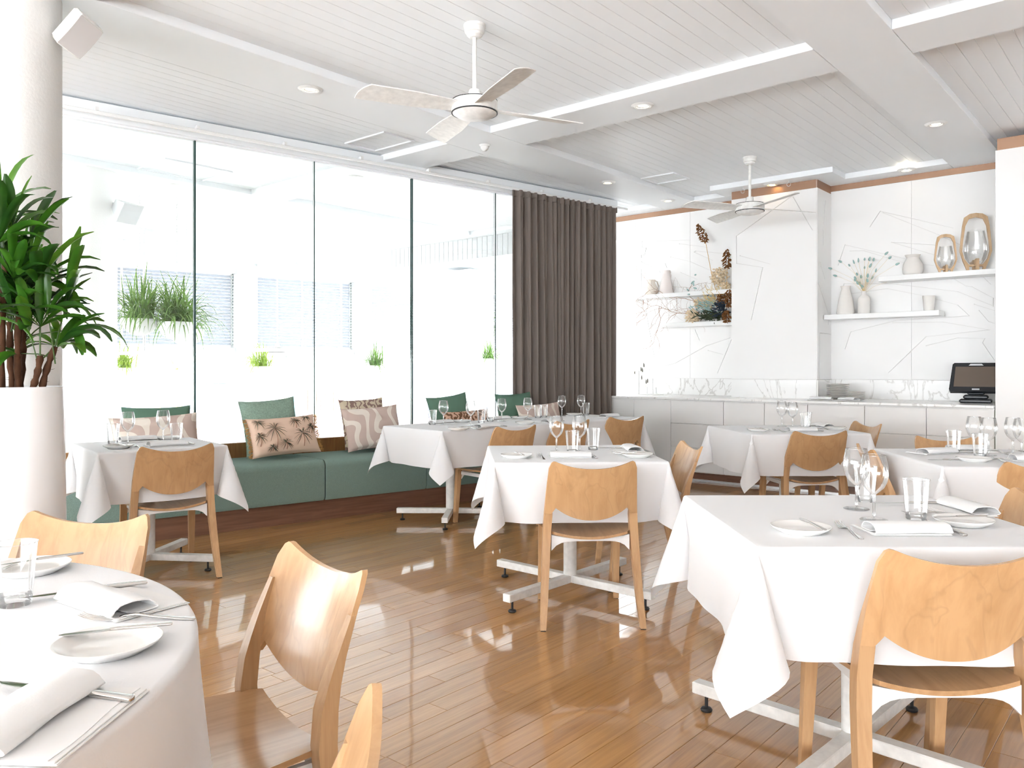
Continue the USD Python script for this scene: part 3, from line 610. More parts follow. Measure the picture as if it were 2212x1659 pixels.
# ------------------------------------------------------------------ tableware prototypes
WG = proto_begin('wine_glass')
prof = [(0, .0015), (.036, .0015), (.040, .0025), (.036, .0045), (.012, .0075), (.0048, .014), (.0040, .03), (.0040, .068), (.0058, .078), (.016, .087), (.028, .099), (.037, .117), (.0412, .138), (.0400, .160), (.0355, .182), (.0325, .1965)]
obj('foot', lathe(prof[:5] + [(0, .0075)], 40), M['solidglass'], WG, smooth=40)
obj('stem', lathe([(0, .0074)] + prof[5:9] + [(0, .079)], 16), M['solidglass'], WG, smooth=40)
obj('bowl', lathe([(0, .0785)] + prof[8:], 40), M['ware'], WG, smooth=60)
obj('rim', tube([(.0325 * math.cos(q), .0325 * math.sin(q), .1965) for q in np.linspace(0, 2 * PI, 41)], .0007, 6, False), M['solidglass'], WG)
TU = proto_begin('tumbler')
obj('wall', lathe([(.0285, .008), (.0315, .04), (.0345, .08), (.0385, .121)], 40), M['ware'], TU, smooth=60)
obj('base', lathe([(0, .0005), (.026, .0005), (.0285, .004), (.0288, .016), (.024, .019), (0, .018)], 40), M['solidglass'], TU, smooth=40)
obj('rim', tube([(.0385 * math.cos(q), .0385 * math.sin(q), .121) for q in np.linspace(0, 2 * PI, 41)], .0008, 6, False), M['solidglass'], TU)
BP = proto_begin('bread_plate')
obj('dish', lathe([(0, .003), (.05, .003), (.052, .0005), (.056, .0005), (.060, .004), (.077, .013), (.081, .0175), (.0815, .019), (.080, .0196), (.076, .0175), (.060, .009), (.050, .0068), (0, .0065)], 56), M['china'], BP, smooth=60)
FK = proto_begin('fork')
obj('handle', loft([(-.105, .003, .001, .004, 0), (-.103, .0075, .0016, .0042, 0), (-.08, .0075, .002, .0048, 0), (-.03, .0042, .0026, .0085, 0), (.0, .0030, .0028, .0125, 0), (.02, .0040, .002, .0115, 0), (.034, .0095, .0013, .0072, 0), (.044, .0120, .0012, .0050, 0), (.052, .0122, .0011, .0046, 0)]), M['chrome'], FK, smooth=50)
for k in range(4):
    y = (-1.5 + k) * .0062; obj('tine', loft([(.050, .0019, .0011, .0046, y), (.07, .0017, .0010, .0062, y), (.09, .0014, .0009, .0105, y), (.1, .0008, .0007, .0145, y)], 6), M['chrome'], FK, smooth=50)
KN = proto_begin('table_knife')
obj('handle', loft([(-.115, .004, .003, .0055, 0), (-.113, .0075, .0042, .0058, 0), (-.07, .0072, .0042, .0062, 0), (-.015, .0052, .0040, .0066, 0), (-.002, .0052, .0034, .0066, 0)]), M['chrome'], KN, smooth=50)
obj('blade', loft([(-.003, .0060, .0016, .0064, 0), (.01, .0088, .0009, .0060, .001), (.07, .0090, .0007, .0055, .001), (.1, .0062, .0005, .0052, -.001), (.113, .0008, .0004, .005, -.005)], 8), M['chrome'], KN, smooth=50)
BK = proto_begin('butter_knife')
obj('handle', loft([(-.088, .0035, .002, .0045, 0), (-.086, .0062, .0026, .0048, 0), (-.05, .0056, .0028, .0052, 0), (-.005, .0036, .0028, .0058, 0), (.008, .0034, .0022, .0056, 0)]), M['chrome'], BK, smooth=50)
obj('blade', loft([(.006, .0040, .0014, .0056, 0), (.022, .0075, .0008, .0052, .0012), (.055, .0092, .0007, .0050, .001), (.074, .0068, .0006, .0048, 0), (.082, .002, .0004, .0048, 0)], 8), M['chrome'], BK, smooth=50)
NK = proto_begin('napkin')
def napkin():
    n = 14; P = np.zeros((n, 30, 3)); Q = P.copy()                # a flat folded leaf that rolls up into a soft loose fold
    path = [(.075, .004), (.03, .0035), (-.02, .0035), (-.055, .005), (-.066, .012), (-.062, .024), (-.045, .032), (-.02, .035), (.004, .031), (.020, .023), (.024, .014), (.018, .0085), (.0, .0075), (-.03, .0085)]
    s = np.linspace(0, len(path) - 1, 30); pa = np.array(path); cx = np.interp(s, range(len(path)), pa[:, 0]); cz = np.interp(s, range(len(path)), pa[:, 1])
    for i, x in enumerate(np.linspace(-.105, .105, n)):
        k = 1 + .16 * math.sin(3 + x * 17); fl = .5 + .5 * math.cos(x * 13)
        for j in range(30): P[i, j] = (x, cx[j] + .003 * math.sin(x * 30 + j), cz[j] * (1 if cz[j] < .01 else .86 + .14 * k * fl))
    tx = np.gradient(P, axis=1); nn = np.stack([np.zeros_like(tx[..., 0]), -tx[..., 2], tx[..., 1]], -1); nn /= np.linalg.norm(nn, axis=2, keepdims=True) + 1e-9
    return shell(P, P - nn * .0022)
obj('fold', napkin(), M['napkin'], NK, smooth=45)
obj('leaf', join(bx(-.108, .108, -.058, .088, .0008, .0030, .001), bx(-.106, .106, -.056, .084, .0031, .0050, .0008)), M['napkin'], NK, smooth=False)

DESC = {'T7': 'the nearest square table at lower right', 'T4': 'the square table in the middle of the room', 'T2': 'the small table beside the planter', 'T3': 'the long table along the bench',
        'T5': 'the far table before the drawers', 'T6': 'the right-hand table behind the nearest one', 'T1': 'the round table at lower left'}
ROT = {'T7': 40.6, 'T4': 44, 'T2': GDEG + 90, 'T3': 87, 'T5': 46.5, 'T6': 36, 'T1': 150}
SET = {
'T7':dict(wine=[(2.69,0.825),(2.526,0.724)],tumbler=[(2.629,0.633),(2.864,0.849)],plate=[(2.213,0.827),(2.625,0.505)],bk=[(2.249,0.81,42.0),(2.640,0.520,137.0)],fork=[(2.306,0.728,35.0),(2.742,0.607,132.0)],napkin=[(2.402,0.612),(2.870,0.562)],knife=[(2.500,0.530,38.0),(2.87,0.72,130.0)]),
'T4':dict(wine=[(3.474,2.638),(3.556,2.542)],tumbler=[(3.491,2.544),(3.707,2.556)],plate=[(3.123,2.63),(3.552,2.176)],bk=[(3.142,2.626,55.0),(3.570,2.190,130.0)],fork=[(3.220,2.541,45.0),(3.640,2.270,128.0)],napkin=[(3.317,2.435),(3.79,2.38)],knife=[(3.39,2.34,44.0),(3.80,2.47,135.0)]),
'T2':dict(wine=[(2.148,4.852),(2.372,4.869)],tumbler=[(2.116,4.98),(2.395,4.746)],plate=[(2.02,4.683),(2.482,5.02)],bk=[(2.04,4.70,87.0)],fork=[(2.12,4.66,78.0),(2.41,5.02,-97.0)],napkin=[(2.295,5.03),(2.271,4.62)],knife=[(2.41,4.62,76.0)]),
'T3':dict(wine=[(4.592,4.642),(4.659,4.4),(5.203,4.544),(5.519,4.512),(6.171,4.62),(6.376,4.54)],tumbler=[(4.523,4.700),(4.936,4.538),(5.115,4.6),(5.788,4.61),(5.897,4.625),(6.442,4.527)],plate=[(4.257,4.146),(4.908,4.74),(5.076,4.18),(5.616,4.69),(6.349,4.60)],napkin=[(4.66,4.72),(4.571,4.163),(5.36,4.69),(5.40,4.16),(6.331,4.20)],bk=[(4.275,4.150,150.0),(4.91,4.75,-140.0),(5.62,4.70,31.0)],fork=[(4.42,4.18,80.0)],knife=[(4.70,4.16,85.0)]),
'T5':dict(wine=[(6.18,2.46),(6.09,2.34)],tumbler=[(6.05,2.23),(6.154,2.256)],plate=[(5.604,2.408),(6.12,2.03)],bk=[(5.62,2.40,50.0),(6.13,2.035,143.0)],fork=[(5.70,2.29,46.0),(6.17,2.12,130.0)],napkin=[(5.790,2.17),(6.29,2.20)],knife=[(5.875,2.09,46.0),(6.235,2.30,140.0)]),
'T6':dict(wine=[(4.898,0.891),(4.817,0.809),(4.925,0.716),(4.826,0.663)],tumbler=[(4.849,0.98),(4.687,0.826)],plate=[(4.469,0.813)],bk=[(4.425,0.935,128.0)],fork=[(4.585,0.730,30.0),(5.03,0.80,-140.0)],napkin=[(4.743,1.054),(5.00,0.93),(4.69,0.60)],knife=[(4.87,1.13,124.0),(5.08,0.71,36.0)]),
'T1':dict(tumbler=[(0.549,1.722)],plate=[(0.557,1.328),(0.660,1.975)],bk=[(0.583,1.365,152.0),(0.690,2.000,174.0)],fork=[(0.660,1.455,132.0),(0.640,2.03,-147.0)],napkin=[(0.675,1.575),(0.387,1.12)],knife=[(0.665,1.695,162.0),(0.437,1.190,116.0)]),
}
WORDS = {2: ['left', 'right'], 3: ['left', 'middle', 'right'], 4: ['leftmost', 'second', 'third', 'rightmost'], 5: ['leftmost', 'second', 'third', 'fourth', 'rightmost'], 6: ['leftmost', 'second', 'third', 'fourth', 'fifth', 'rightmost']}
def scr(p): d, _ = view(p); return (p[0] * RT[0] + p[1] * RT[1]) / d
def word(lst, i):
    n = len(lst)
    if n == 1: return ''
    order = sorted(range(n), key=lambda k: scr(lst[k])); return WORDS[n][order.index(i)] + ' '
PROP = [('wine', WG, 'wine_glass', 'empty clear wine glass', 'wine glass', 'from the left', TZ + .0005), ('tumbler', TU, 'tumbler', 'clear straight water tumbler', 'tumbler', '', TZ + .0005),
        ('plate', BP, 'bread_plate', 'small round white bread plate', 'plate', '', TZ + .0005), ('fork', FK, 'fork', 'steel table fork', 'fork', '', TZ - .002),
        ('knife', KN, 'table_knife', 'steel knife by a napkin', 'knife', '', TZ - .001), ('bk', BK, 'butter_knife', 'butter knife on the plate', 'butter knife', '', TZ + .0165), ('napkin', NK, 'napkin', 'white folded linen napkin', 'napkin', '', TZ + .0005)]
for tn in ('T7', 'T4', 'T1', 'T2', 'T3', 'T5', 'T6'):
    for key, proto, nm, txt, cat, _, z in PROP:
        lst = SET[tn].get(key, [])
        for i, p in enumerate(lst):
            zz = z
            if key == 'bk' and tn in ('T6',): zz = TZ - .001
            if key == 'napkin':
                rot = {'T7': [-49.4, 40.6], 'T4': [-46, 44], 'T2': [GDEG + 180, GDEG], 'T3': [177, -3, 177, -3, -3], 'T5': [-43.5, 46.5], 'T6': [-30, 126, -54], 'T1': [-85, -142]}[tn][i]
            else: rot = p[2] if len(p) > 2 else 17 * i
            use(proto, nm, (p[0], p[1], zz + (.006 if key == 'knife' else 0)), rot, '%s%s on %s' % (word(lst, i) if len(lst) > 1 else '', txt, DESC[tn]), cat)

# ------------------------------------------------------------------ pillows on the bench
flat('velvet', (92, 122, 104), .85); flat('greentex', (138, 160, 145), .95, bump=.002, bscale=200, var=.18, vscale=90)
def printed(name, base, ink, kind):
    """flat printed fabric patterns laid out in the pillow's own coordinates"""
    nodes = {'tc': ('texture_coordinate', {}), 'mp': ('mapping', {}), 'p': ('principled_bsdf', {'roughness': .9, 'specular_ior_level': .15}), 'mx': ('mix', {'color1': base, 'color2': ink})}
    L = [('tc.object', 'mp.vector')]
    if kind == 'wave':
        nodes['mp'] = ('mapping', {'scale': (1, 1, 1), 'rotation': (0, .25, 0)})
        nodes['w'] = ('wave_texture', {'scale': 1.9, 'distortion': 7.0, 'detail': 0.0, 'detail_scale': 3.2, 'bands_direction': 'x'}); nodes['r'] = ('rgb_ramp', {'ramp': [(.66, (0, 0, 0)), (.69, (1, 1, 1))]})
        L += [('mp.vector', 'w.vector'), ('w.fac', 'r.fac'), ('r.color', 'mx.fac')]
    else:
        nodes['mp'] = ('mapping', {'scale': (1, .2, 1)}); nodes['w'] = ('wave_texture', {'scale': 5.0, 'distortion': 12.0, 'detail': 1.5, 'detail_scale': 3.0}); nodes['r'] = ('rgb_ramp', {'ramp': [(.5, (0, 0, 0)), (.62, (1, 1, 1))]})
        L += [('mp.vector', 'w.vector'), ('w.fac', 'r.fac'), ('r.color', 'mx.fac')]
    L += [('mx.color', 'p.base_color')]
    M[name] = usdkit.material(stage, '/World/Looks/' + name, nodes, L, surface='p.BSDF')
printed('wavepink', lin(196, 175, 164), lin(224, 214, 202), 'wave'); printed('leafbrown', lin(196, 160, 138), lin(112, 82, 62), 'leaf'); printed('floral', lin(198, 184, 160), lin(140, 116, 108), 'leaf')
flat('palmlinen', (224, 194, 172), .9, bump=.0008, bscale=300); flat('palmprint', (92, 94, 78), .9); flat('palmtrunk', (150, 104, 84), .9); flat('fringe', (188, 142, 88), .95)
def pillow_mesh(w, h, d, seed=0):
    n = 25; u = np.linspace(-1, 1, n); X, Z = np.meshgrid(u, u, indexing='ij'); rg = np.random.default_rng(seed)
    prof = (1 - X ** 2) ** .42 * (1 - Z ** 2) ** .42
    pin = 1 - .075 * (1 - abs(X) ** 3) * abs(Z) ** 3; pin2 = 1 - .06 * (1 - abs(Z) ** 3) * abs(X) ** 3
    wr = meshkit.fbm(np.stack([X * 2.2, Z * 2.2, 0 * X + seed], -1), 3, seed) - .5
    bx_, bz = X * w / 2 * pin2, Z * h / 2 * pin
    F = np.stack([bx_, -d / 2 * prof - wr * .03 * prof ** .5, bz], -1); B = np.stack([bx_, d / 2 * prof, bz], -1)
    B[0], B[-1], B[:, 0], B[:, -1] = F[0] + (0, .001, 0), F[-1] + (0, .001, 0), F[:, 0] + (0, .001, 0), F[:, -1] + (0, .001, 0)
    return shell(B, F), F
def pillow(label, g, n, w, h, d, matl, lean=18, roll=0, turn=0, seed=0, palms=False, fringe=False, z0=.487):
    mesh, F = pillow_mesh(w, h, d, seed)
    lo = h / 2 * math.cos(math.radians(lean)) * math.cos(math.radians(roll)) + abs(math.sin(math.radians(roll))) * w / 2 + d * .30 * math.sin(math.radians(lean))
    t = UsdGeom.Xform.Define(stage, path_for('pillow')); data(t.GetPrim(), label, 'pillow')
    t.AddTranslateOp().Set(Gf.Vec3d(*gn(g, n, z0 + lo))); t.AddRotateZOp().Set(GDEG + turn); t.AddRotateXOp().Set(-lean); t.AddRotateYOp().Set(roll)
    tp = str(t.GetPath()); obj('cover', mesh, M[matl], tp, smooth=55)
    e = np.concatenate([F[:, 0], F[-1, 1:], F[::-1, -1][1:], F[0, ::-1][1:-1]]); e = np.vstack([e, e[:1]])
    if not fringe: obj('piping', tube(e, .0032, 6, False), M[matl], tp)
    if fringe:
        rg = np.random.default_rng(seed + 50); ms = []
        for s in (0, -1):
            for k in range(1, 24):
                p = F[s, k]; sg = -1 if s == 0 else 1
                for q in range(5): ms.append(tube([p + rg.normal(0, .003, 3), p + (sg * rg.uniform(.012, .02), rg.normal(0, .006), rg.normal(0, .006)), p + (sg * rg.uniform(.022, .036), rg.normal(0, .008), rg.uniform(-.018, .008))], [.0022, .002, .0014], 4))
        obj('fringe', join(ms), M['fringe'], tp, kind='stuff', smooth=False)
    if palms:
        def surf(x, z):                       # a point just above the front face
            i = np.clip((x / (w / 2) + 1) * 12, 0, 23.99); j = np.clip((z / (h / 2) + 1) * 12, 0, 23.99); a, b = int(i), int(j); fi, fj = i - a, j - b
            return (F[a, b] * (1 - fi) * (1 - fj) + F[a + 1, b] * fi * (1 - fj) + F[a, b + 1] * (1 - fi) * fj + F[a + 1, b + 1] * fi * fj) + (0, -.0012, 0)
        fr, tk = [], []; rg = np.random.default_rng(3)
        for (cx, cz, r, tr) in ((-.10, .055, .095, .17), (.135, -.005, .09, .11), (-.02, -.07, .06, .06), (.09, .11, .055, .07), (-.235, .0, .06, .08), (.235, .05, .055, .06), (-.22, .125, .06, 0), (.20, .14, .05, 0), (-.14, -.10, .05, .03)):
            for k in range(13):
                a = -2.9 + k / 10 * 5.8 + PI / 2 - PI / 2 + rg.normal(0, .12); a = PI / 2 + (k - 6) / 6 * 2.5 + rg.normal(0, .1); pts = []
                for s in np.linspace(0.05, 1, 6):
                    x = cx + r * s * math.cos(a); z = cz + r * s * math.sin(a) * .9 - r * .35 * s * s
                    if abs(x) < w / 2 * .93 and abs(z) < h / 2 * .9: pts.append(surf(x, z))
                if len(pts) > 3: fr.append(tube(pts, np.interp(np.linspace(0, 1, len(pts)), [0, .4, 1], [.003, .0085, .001]), 6, True, .12))
            if tr:
                pts = [surf(cx + .006 * math.sin(s * 4), max(cz - tr * s, -h / 2 * .88)) for s in np.linspace(0, 1, 6)]; tk.append(tube(pts, np.linspace(.004, .0065, 6), 5, True, .2))
        obj('printed_palms', join(fr), M['palmprint'], tp, smooth=False); obj('printed_trunks', join(tk), M['palmtrunk'], tp, smooth=False)
pillow('long dark green velvet pillow at the left end of the bench, behind a striped one', 1.72, 6.42, .50, .44, .13, 'velvet', 14, 0, 0, 1)
pillow('long pale pink wave striped pillow behind the small table', 1.66, 6.24, .62, .37, .13, 'wavepink', 16, -2, 0, 2)
pillow('square grey green textured pillow standing behind the palm printed one', 2.60, 6.41, .48, .46, .13, 'greentex', 14, -4, 0, 3)
pillow('peach lumbar pillow printed with palm trees and fringed at both ends', 2.63, 6.21, .60, .33, .14, 'palmlinen', 20, -2, 3, 4, True, True)
pillow('cream floral printed pillow standing behind the pink wave one', 3.47, 6.42, .44, .45, .12, 'floral', 13, -2, 0, 5)
pillow('pink and cream wave patterned pillow left of the long table', 3.45, 6.22, .55, .38, .14, 'wavepink', 18, -3, -2, 6)
pillow('square dark green velvet pillow behind the left end of the long table', 4.38, 6.37, .47, .45, .13, 'velvet', 13, -6, 0, 7)
pillow('brown leaf printed lumbar pillow behind the long table', 4.47, 6.20, .54, .32, .13, 'leafbrown', 18, -2, 0, 8)
pillow('square dark green velvet pillow next to the curtain', 5.17, 6.34, .47, .47, .13, 'velvet', 12, -2, 0, 9)
pillow('pink striped pillow in front of the curtain behind the long table', 5.36, 6.17, .58, .36, .13, 'wavepink', 17, -2, 0, 10)

# ------------------------------------------------------------------ column, planter palm, loudspeaker
CX, CY = 1.455, 4.68
col = thing('column', 'round white rendered column behind the potted palm', 'column', (CX, CY, 0))
obj('shaft', lathe([(0, 0), (.25, 0), (.25, ZB - .001), (0, ZB - .001)], 64), M['render'], col, smooth=50)
PX0, PY0 = 1.245, 3.937
pot = thing('planter', 'tall gloss white cylindrical planter at the left edge', 'planter', (PX0, PY0, 0))
obj('body', lathe([(0, 0), (.205, 0), (.213, .006), (.2, 1.129), (.197, 1.133), (.188, 1.133), (.186, 1.09), (0, 1.09)], 64), M['pot'], pot, smooth=40)
obj('soil', lathe([(.1865, 1.088), (.186, 1.112), (.1, 1.118), (0, 1.12)], 32), M['soil'], pot)
palm = thing('palm', 'leafy green fan palm with brown fibrous stems in the tall white planter', 'plant', (PX0, PY0, 1.118))
rp = np.random.default_rng(21)
def leaflet(p0, d0, L, w, droop, roll, n=8):
    p = np.array(p0, float); d = np.array(d0, float); d /= np.linalg.norm(d); pts = [p.copy()]; dirs = [d.copy()]
    for k in range(n - 1):
        d = d + np.array([0, 0, -droop * (k + 1) / n]); d /= np.linalg.norm(d); p = p + d * L / (n - 1); pts.append(p.copy()); dirs.append(d.copy())
    V = []
    for k, (q, d) in enumerate(zip(pts, dirs)):
        t = k / (n - 1); up = np.array([0, 0, 1.0]); s = np.cross(d, up); s /= np.linalg.norm(s) + 1e-9; u = np.cross(s, d)
        c, sn = math.cos(roll), math.sin(roll); s, u = s * c + u * sn, u * c - s * sn
        ww = w * min(1, .12 + 2.4 * t) * (1 if t < .72 else 1 - ((t - .72) / .28) ** 2 * .78)
        V += [q - s * ww / 2 + u * ww * .1, q - s * ww * .25 - u * ww * .02, q - u * ww * .09, q + s * ww * .25 - u * ww * .02, q + s * ww / 2 + u * ww * .1]
    return T(V, grid_faces(n, 5))
RTV = np.array([RT[0], RT[1], 0]); FWV = np.array([FW[0], FW[1], 0]); UPV = np.array([0, 0, 1.0])
stems = [(-.075, -.03, .33, -.10), (-.03, .05, .30, -.02), (-.005, .06, .27, .02), (.035, -.02, .42, .02), (.085, .0, .15, .06), (.11, .03, .19, .10), (-.13, .04, .38, -.16), (-.01, -.06, .55, .03)]
nl = 0
for si, (a, b, h, lean) in enumerate(stems):
    base = RTV * a + FWV * b; top = base + RTV * lean * .6 + UPV * h
    mid = (base + top) / 2 + RTV * .012 * (-1) ** si
    q = np.linspace(0, 1, 10)[:, None]; pts = (1 - q) ** 2 * base + 2 * q * (1 - q) * mid + q ** 2 * top
    sm = obj('stem', tube(pts, .0135 + .003 * np.sin(np.arange(10) * 2.1 + si), 9), M['stem'], palm, smooth=60)
    hairs = []
    for k in range(26):
        p = pts[int(rp.integers(0, 10))] + rp.normal(0, .006, 3); dd = rp.normal(0, 1, 3); dd[2] = abs(dd[2]) * 1.2; dd /= np.linalg.norm(dd); hairs.append(tube([p, p + dd * .022], [.0012, .0004], 3, False))
    obj('fibre', join(hairs), M['stem'], sm, kind='stuff', smooth=False)
    nf = 6 if h > .25 else 4
    for k in range(nf):
        az = 2 * PI * (k + rp.uniform(-.25, .25)) / nf + si * 1.3; el = rp.uniform(.25, 1.25) if k % 3 else 1.35
        d = math.cos(el) * (math.cos(az) * RTV + math.sin(az) * FWV) + math.sin(el) * UPV
        o = top - UPV * (.10 * k / nf) ; Lp = rp.uniform(.10, .25); e = o + d * Lp - UPV * .03 * math.cos(el)
        obj('petiole', tube([o, (o + e) / 2 + UPV * .008, e], [.0034, .0028, .0022], 6), M['petiole'], palm)
        side = np.cross(d, UPV); side /= np.linalg.norm(side) + 1e-9; nlf = int(rp.integers(5, 9)); Lf = rp.uniform(.24, .37); wf = rp.uniform(.034, .05)
        upn = np.cross(side, d)
        for m_ in range(nlf):
            an = (m_ - (nlf - 1) / 2) / max(1, (nlf - 1) / 2) * rp.uniform(.95, 1.25)
            dl = d * math.cos(an) + side * math.sin(an) + upn * .12 * math.cos(an * 1.5)
            lf = leaflet(e, dl, Lf * (1 - .22 * abs(an) / 1.2) * rp.uniform(.9, 1.08), wf, rp.uniform(.18, .62) * (1.25 - .6 * math.sin(max(el, 0))), rp.normal(0, .25))
            obj('leaf', lf, M[('leaf', 'leaf2', 'leaf3', 'leaf', 'leaf2')[int(rp.integers(5))]], palm, smooth=60); nl += 1
sp = thing('loudspeaker', 'white box loudspeaker with grey grille tilted on the left column', 'loudspeaker')
SPD = 4.1
def at_view(px, py, d): r = (px - 1106) / 1723 * d; return FWV * d + RTV * r + UPV * (1.21 + (797 - py) * d / 1723)
c0 = at_view(172, 78, SPD)
def orient(m, zdir, updir, loc):
    z = np.array(zdir, float); z /= np.linalg.norm(z); x = np.cross(updir, z); x /= np.linalg.norm(x); y = np.cross(z, x)
    A = np.eye(4); A[:3, 0], A[:3, 1], A[:3, 2], A[:3, 3] = x, y, z, loc; m = m.copy(); m.apply_transform(A); return m
zd = -FWV * .55 + RTV * .55 - UPV * .55; upd = UPV * .75 + RTV * .62
obj('cabinet', orient(bx(-.07, .07, -.098, .098, -.10, .018, .012), zd, upd, c0), M['worn'], sp, smooth=False)
gr = []
P = np.zeros((9, 13, 3)); 
for i, a in enumerate(np.linspace(-1, 1, 9)):
    for j, b in enumerate(np.linspace(-1, 1, 13)): P[i, j] = (a * .064, b * .092, .020 + .010 * (1 - b * b))
Q = P.copy(); Q[..., 2] = .016
flat('grille', (196, 192, 190), .8)
obj('grille', orient(shell(P, Q), zd, upd, c0), M['grille'], sp, smooth=40)
wallp = at_view(125, 62, SPD + .08)
obj('wall_plate', orient(bx(-.012, .012, -.055, .055, -.004, .004, .002), RTV * .9 - FWV * .3, UPV, wallp), M['white'], sp, smooth=False)
obj('bracket_arm', join(bar(wallp, c0 - zd / np.linalg.norm(zd) * .09, .022), bar(wallp - UPV * .04, c0 - zd / np.linalg.norm(zd) * .08 - UPV * .04, .016)), M['white'], sp, smooth=False)

# ------------------------------------------------------------------ ceiling fans, downlights, detector
def fan(loc, rot, label, drop=.39, zc=ZP):
    t = thing('ceiling_fan', label, 'ceiling fan', (loc[0], loc[1], zc), rot); D = -drop
    obj('canopy', lathe([(0, -.075), (.030, -.075), (.046, -.062), (.048, -.05), (.058, -.046), (.060, -.02), (.064, -.016), (.064, -.0005), (0, -.0005)], 36), M['worn'], t)
    obj('rod', tube([(0, 0, D - .005), (0, 0, -.07)], .0125, 16), M['worn'], t, smooth=50)
    obj('coupling', lathe([(0, D - .05), (.040, D - .05), (.034, D + .005), (.030, D + .012), (0, D + .012)], 24), M['worn'], t)
    obj('motor_housing', lathe([(0, D - .122), (.128, D - .122), (.134, D - .116), (.134, D - .060), (.128, D - .054), (.07, D - .05), (0, D - .05)], 48), M['worn'], t)
    obj('seam', join(lathe([(.129, D - .1265), (.1355, D - .1265), (.1355, D - .122), (.129, D - .122)], 48), lathe([(.126, D - .056), (.1335, D - .0575), (.1335, D - .054), (.126, D - .0525)], 48)), M['black'], t, smooth=False)
    obj('underside_cap', lathe([(0, D - .160), (.05, D - .157), (.10, D - .145), (.128, D - .127), (0, D - .125)], 48), M['worn'], t, smooth=60)
    for k in range(4):
        P = np.zeros((16, 7, 3)); Q = P.copy()
        for i, r in enumerate(np.linspace(.115, .69, 16)):
            q = (r - .115) / .575; ch = .105 + .045 * min(1, q * 2.2)
            for j, w in enumerate(np.linspace(-1, 1, 7)):
                rr = r - (.055 * (w * .5 + .5) ** 2 if i == 15 else 0) - (.02 * (w * .5 + .5) ** 2 if i == 14 else 0)
                z = D - .092 + w * ch / 2 * math.sin(math.radians(13)) + .006 * (1 - w * w)
                P[i, j] = (rr, w * ch / 2, z); Q[i, j] = (rr, w * ch / 2, z - .006)
        obj('blade', xf(shell(P, Q), rz=90 * k), M['worn'], t, smooth=40)
fan((3.40, 3.18), 66, 'large white four blade ceiling fan in the near ceiling bay')
fan((7.21, 3.18), 58, 'smaller looking white four blade ceiling fan near the back wall')
fan((7.10, 10.85), 20, 'white ceiling fan on a long rod out on the terrace', 1.62)
def downlight(x, y, label, warm=False, z=ZB, on=True):
    t = thing('downlight', label, 'downlight', (x, y, z))
    obj('ring', lathe([(.0325, -.0005), (.0335, -.0045), (.044, -.006), (.046, -.011), (.062, -.011), (.070, -.006), (.078, -.005), (.084, -.0005), (.0325, -.0005)], 40), M['white'], t, smooth=30)
    obj('lens', lathe([(0, -.004), (.030, -.004), (.032, -.001), (0, -.001)], 24), M['lampwarm' if warm else 'lamp'], t)
for x, y, l, w in [(3.318, 4.669, 'round white downlight left of the near fan', 0), (5.119, 3.088, 'round white downlight in the cross beam right of the near fan', 0), (7.012, 1.542, 'round white downlight in the right-hand beam', 0),
                   (6.988, 4.637, 'round white downlight in the beam above the curtain', 0), (8.19, 4.603, 'round white downlight in the corner above the curtain end', 0), (8.66 - .22, 2.117, 'round white downlight above the upper right shelf', 0), (8.19, 3.37, 'warm glowing downlight shining on the copper band of the pier', 1),
                   (4.116, 8.20, 'downlight in the terrace beam above the hanging plants', 0), (6.961, 8.226, 'downlight in the terrace beam behind the third glass pane', 0), (5.13, 6.454, 'downlight just outside the glass, behind the second pane', 0), (5.10, 9.525, 'downlight in the terrace cross beam behind the first pane', 0), (10.82, 11.7, 'small downlight in the terrace ceiling near the far column', 0)]:
    downlight(x, y, l, bool(w))
t = thing('smoke_detector', 'small white domed detector under the beam crossing', 'smoke detector', (5.132, 4.68, ZB))
obj('base', lathe([(0, -.016), (.04, -.016), (.048, -.006), (.048, -.0005), (0, -.0005)], 32), M['white'], t)
obj('dome', lathe([(0, -.056), (.018, -.052), (.031, -.038), (.036, -.022), (.036, -.0165), (0, -.0165)], 32), M['white'], t, smooth=60)
for y in (3.66, 3.16):
    t = thing('ceiling_hook', 'small metal hook hanging above the pier, %s of the pair' % ('left' if y > 3.4 else 'right'), 'hook', (8.12, y, ZB))
    obj('eye', tube([(0, .02 * math.cos(a), -.045 + .02 * math.sin(a)) for a in np.linspace(0, 2 * PI, 17)], .003, 6, False), M['steel'], t)
    obj('shank', tube([(0, 0, -.026), (0, 0, -.0005)], .004, 8), M['steel'], t)

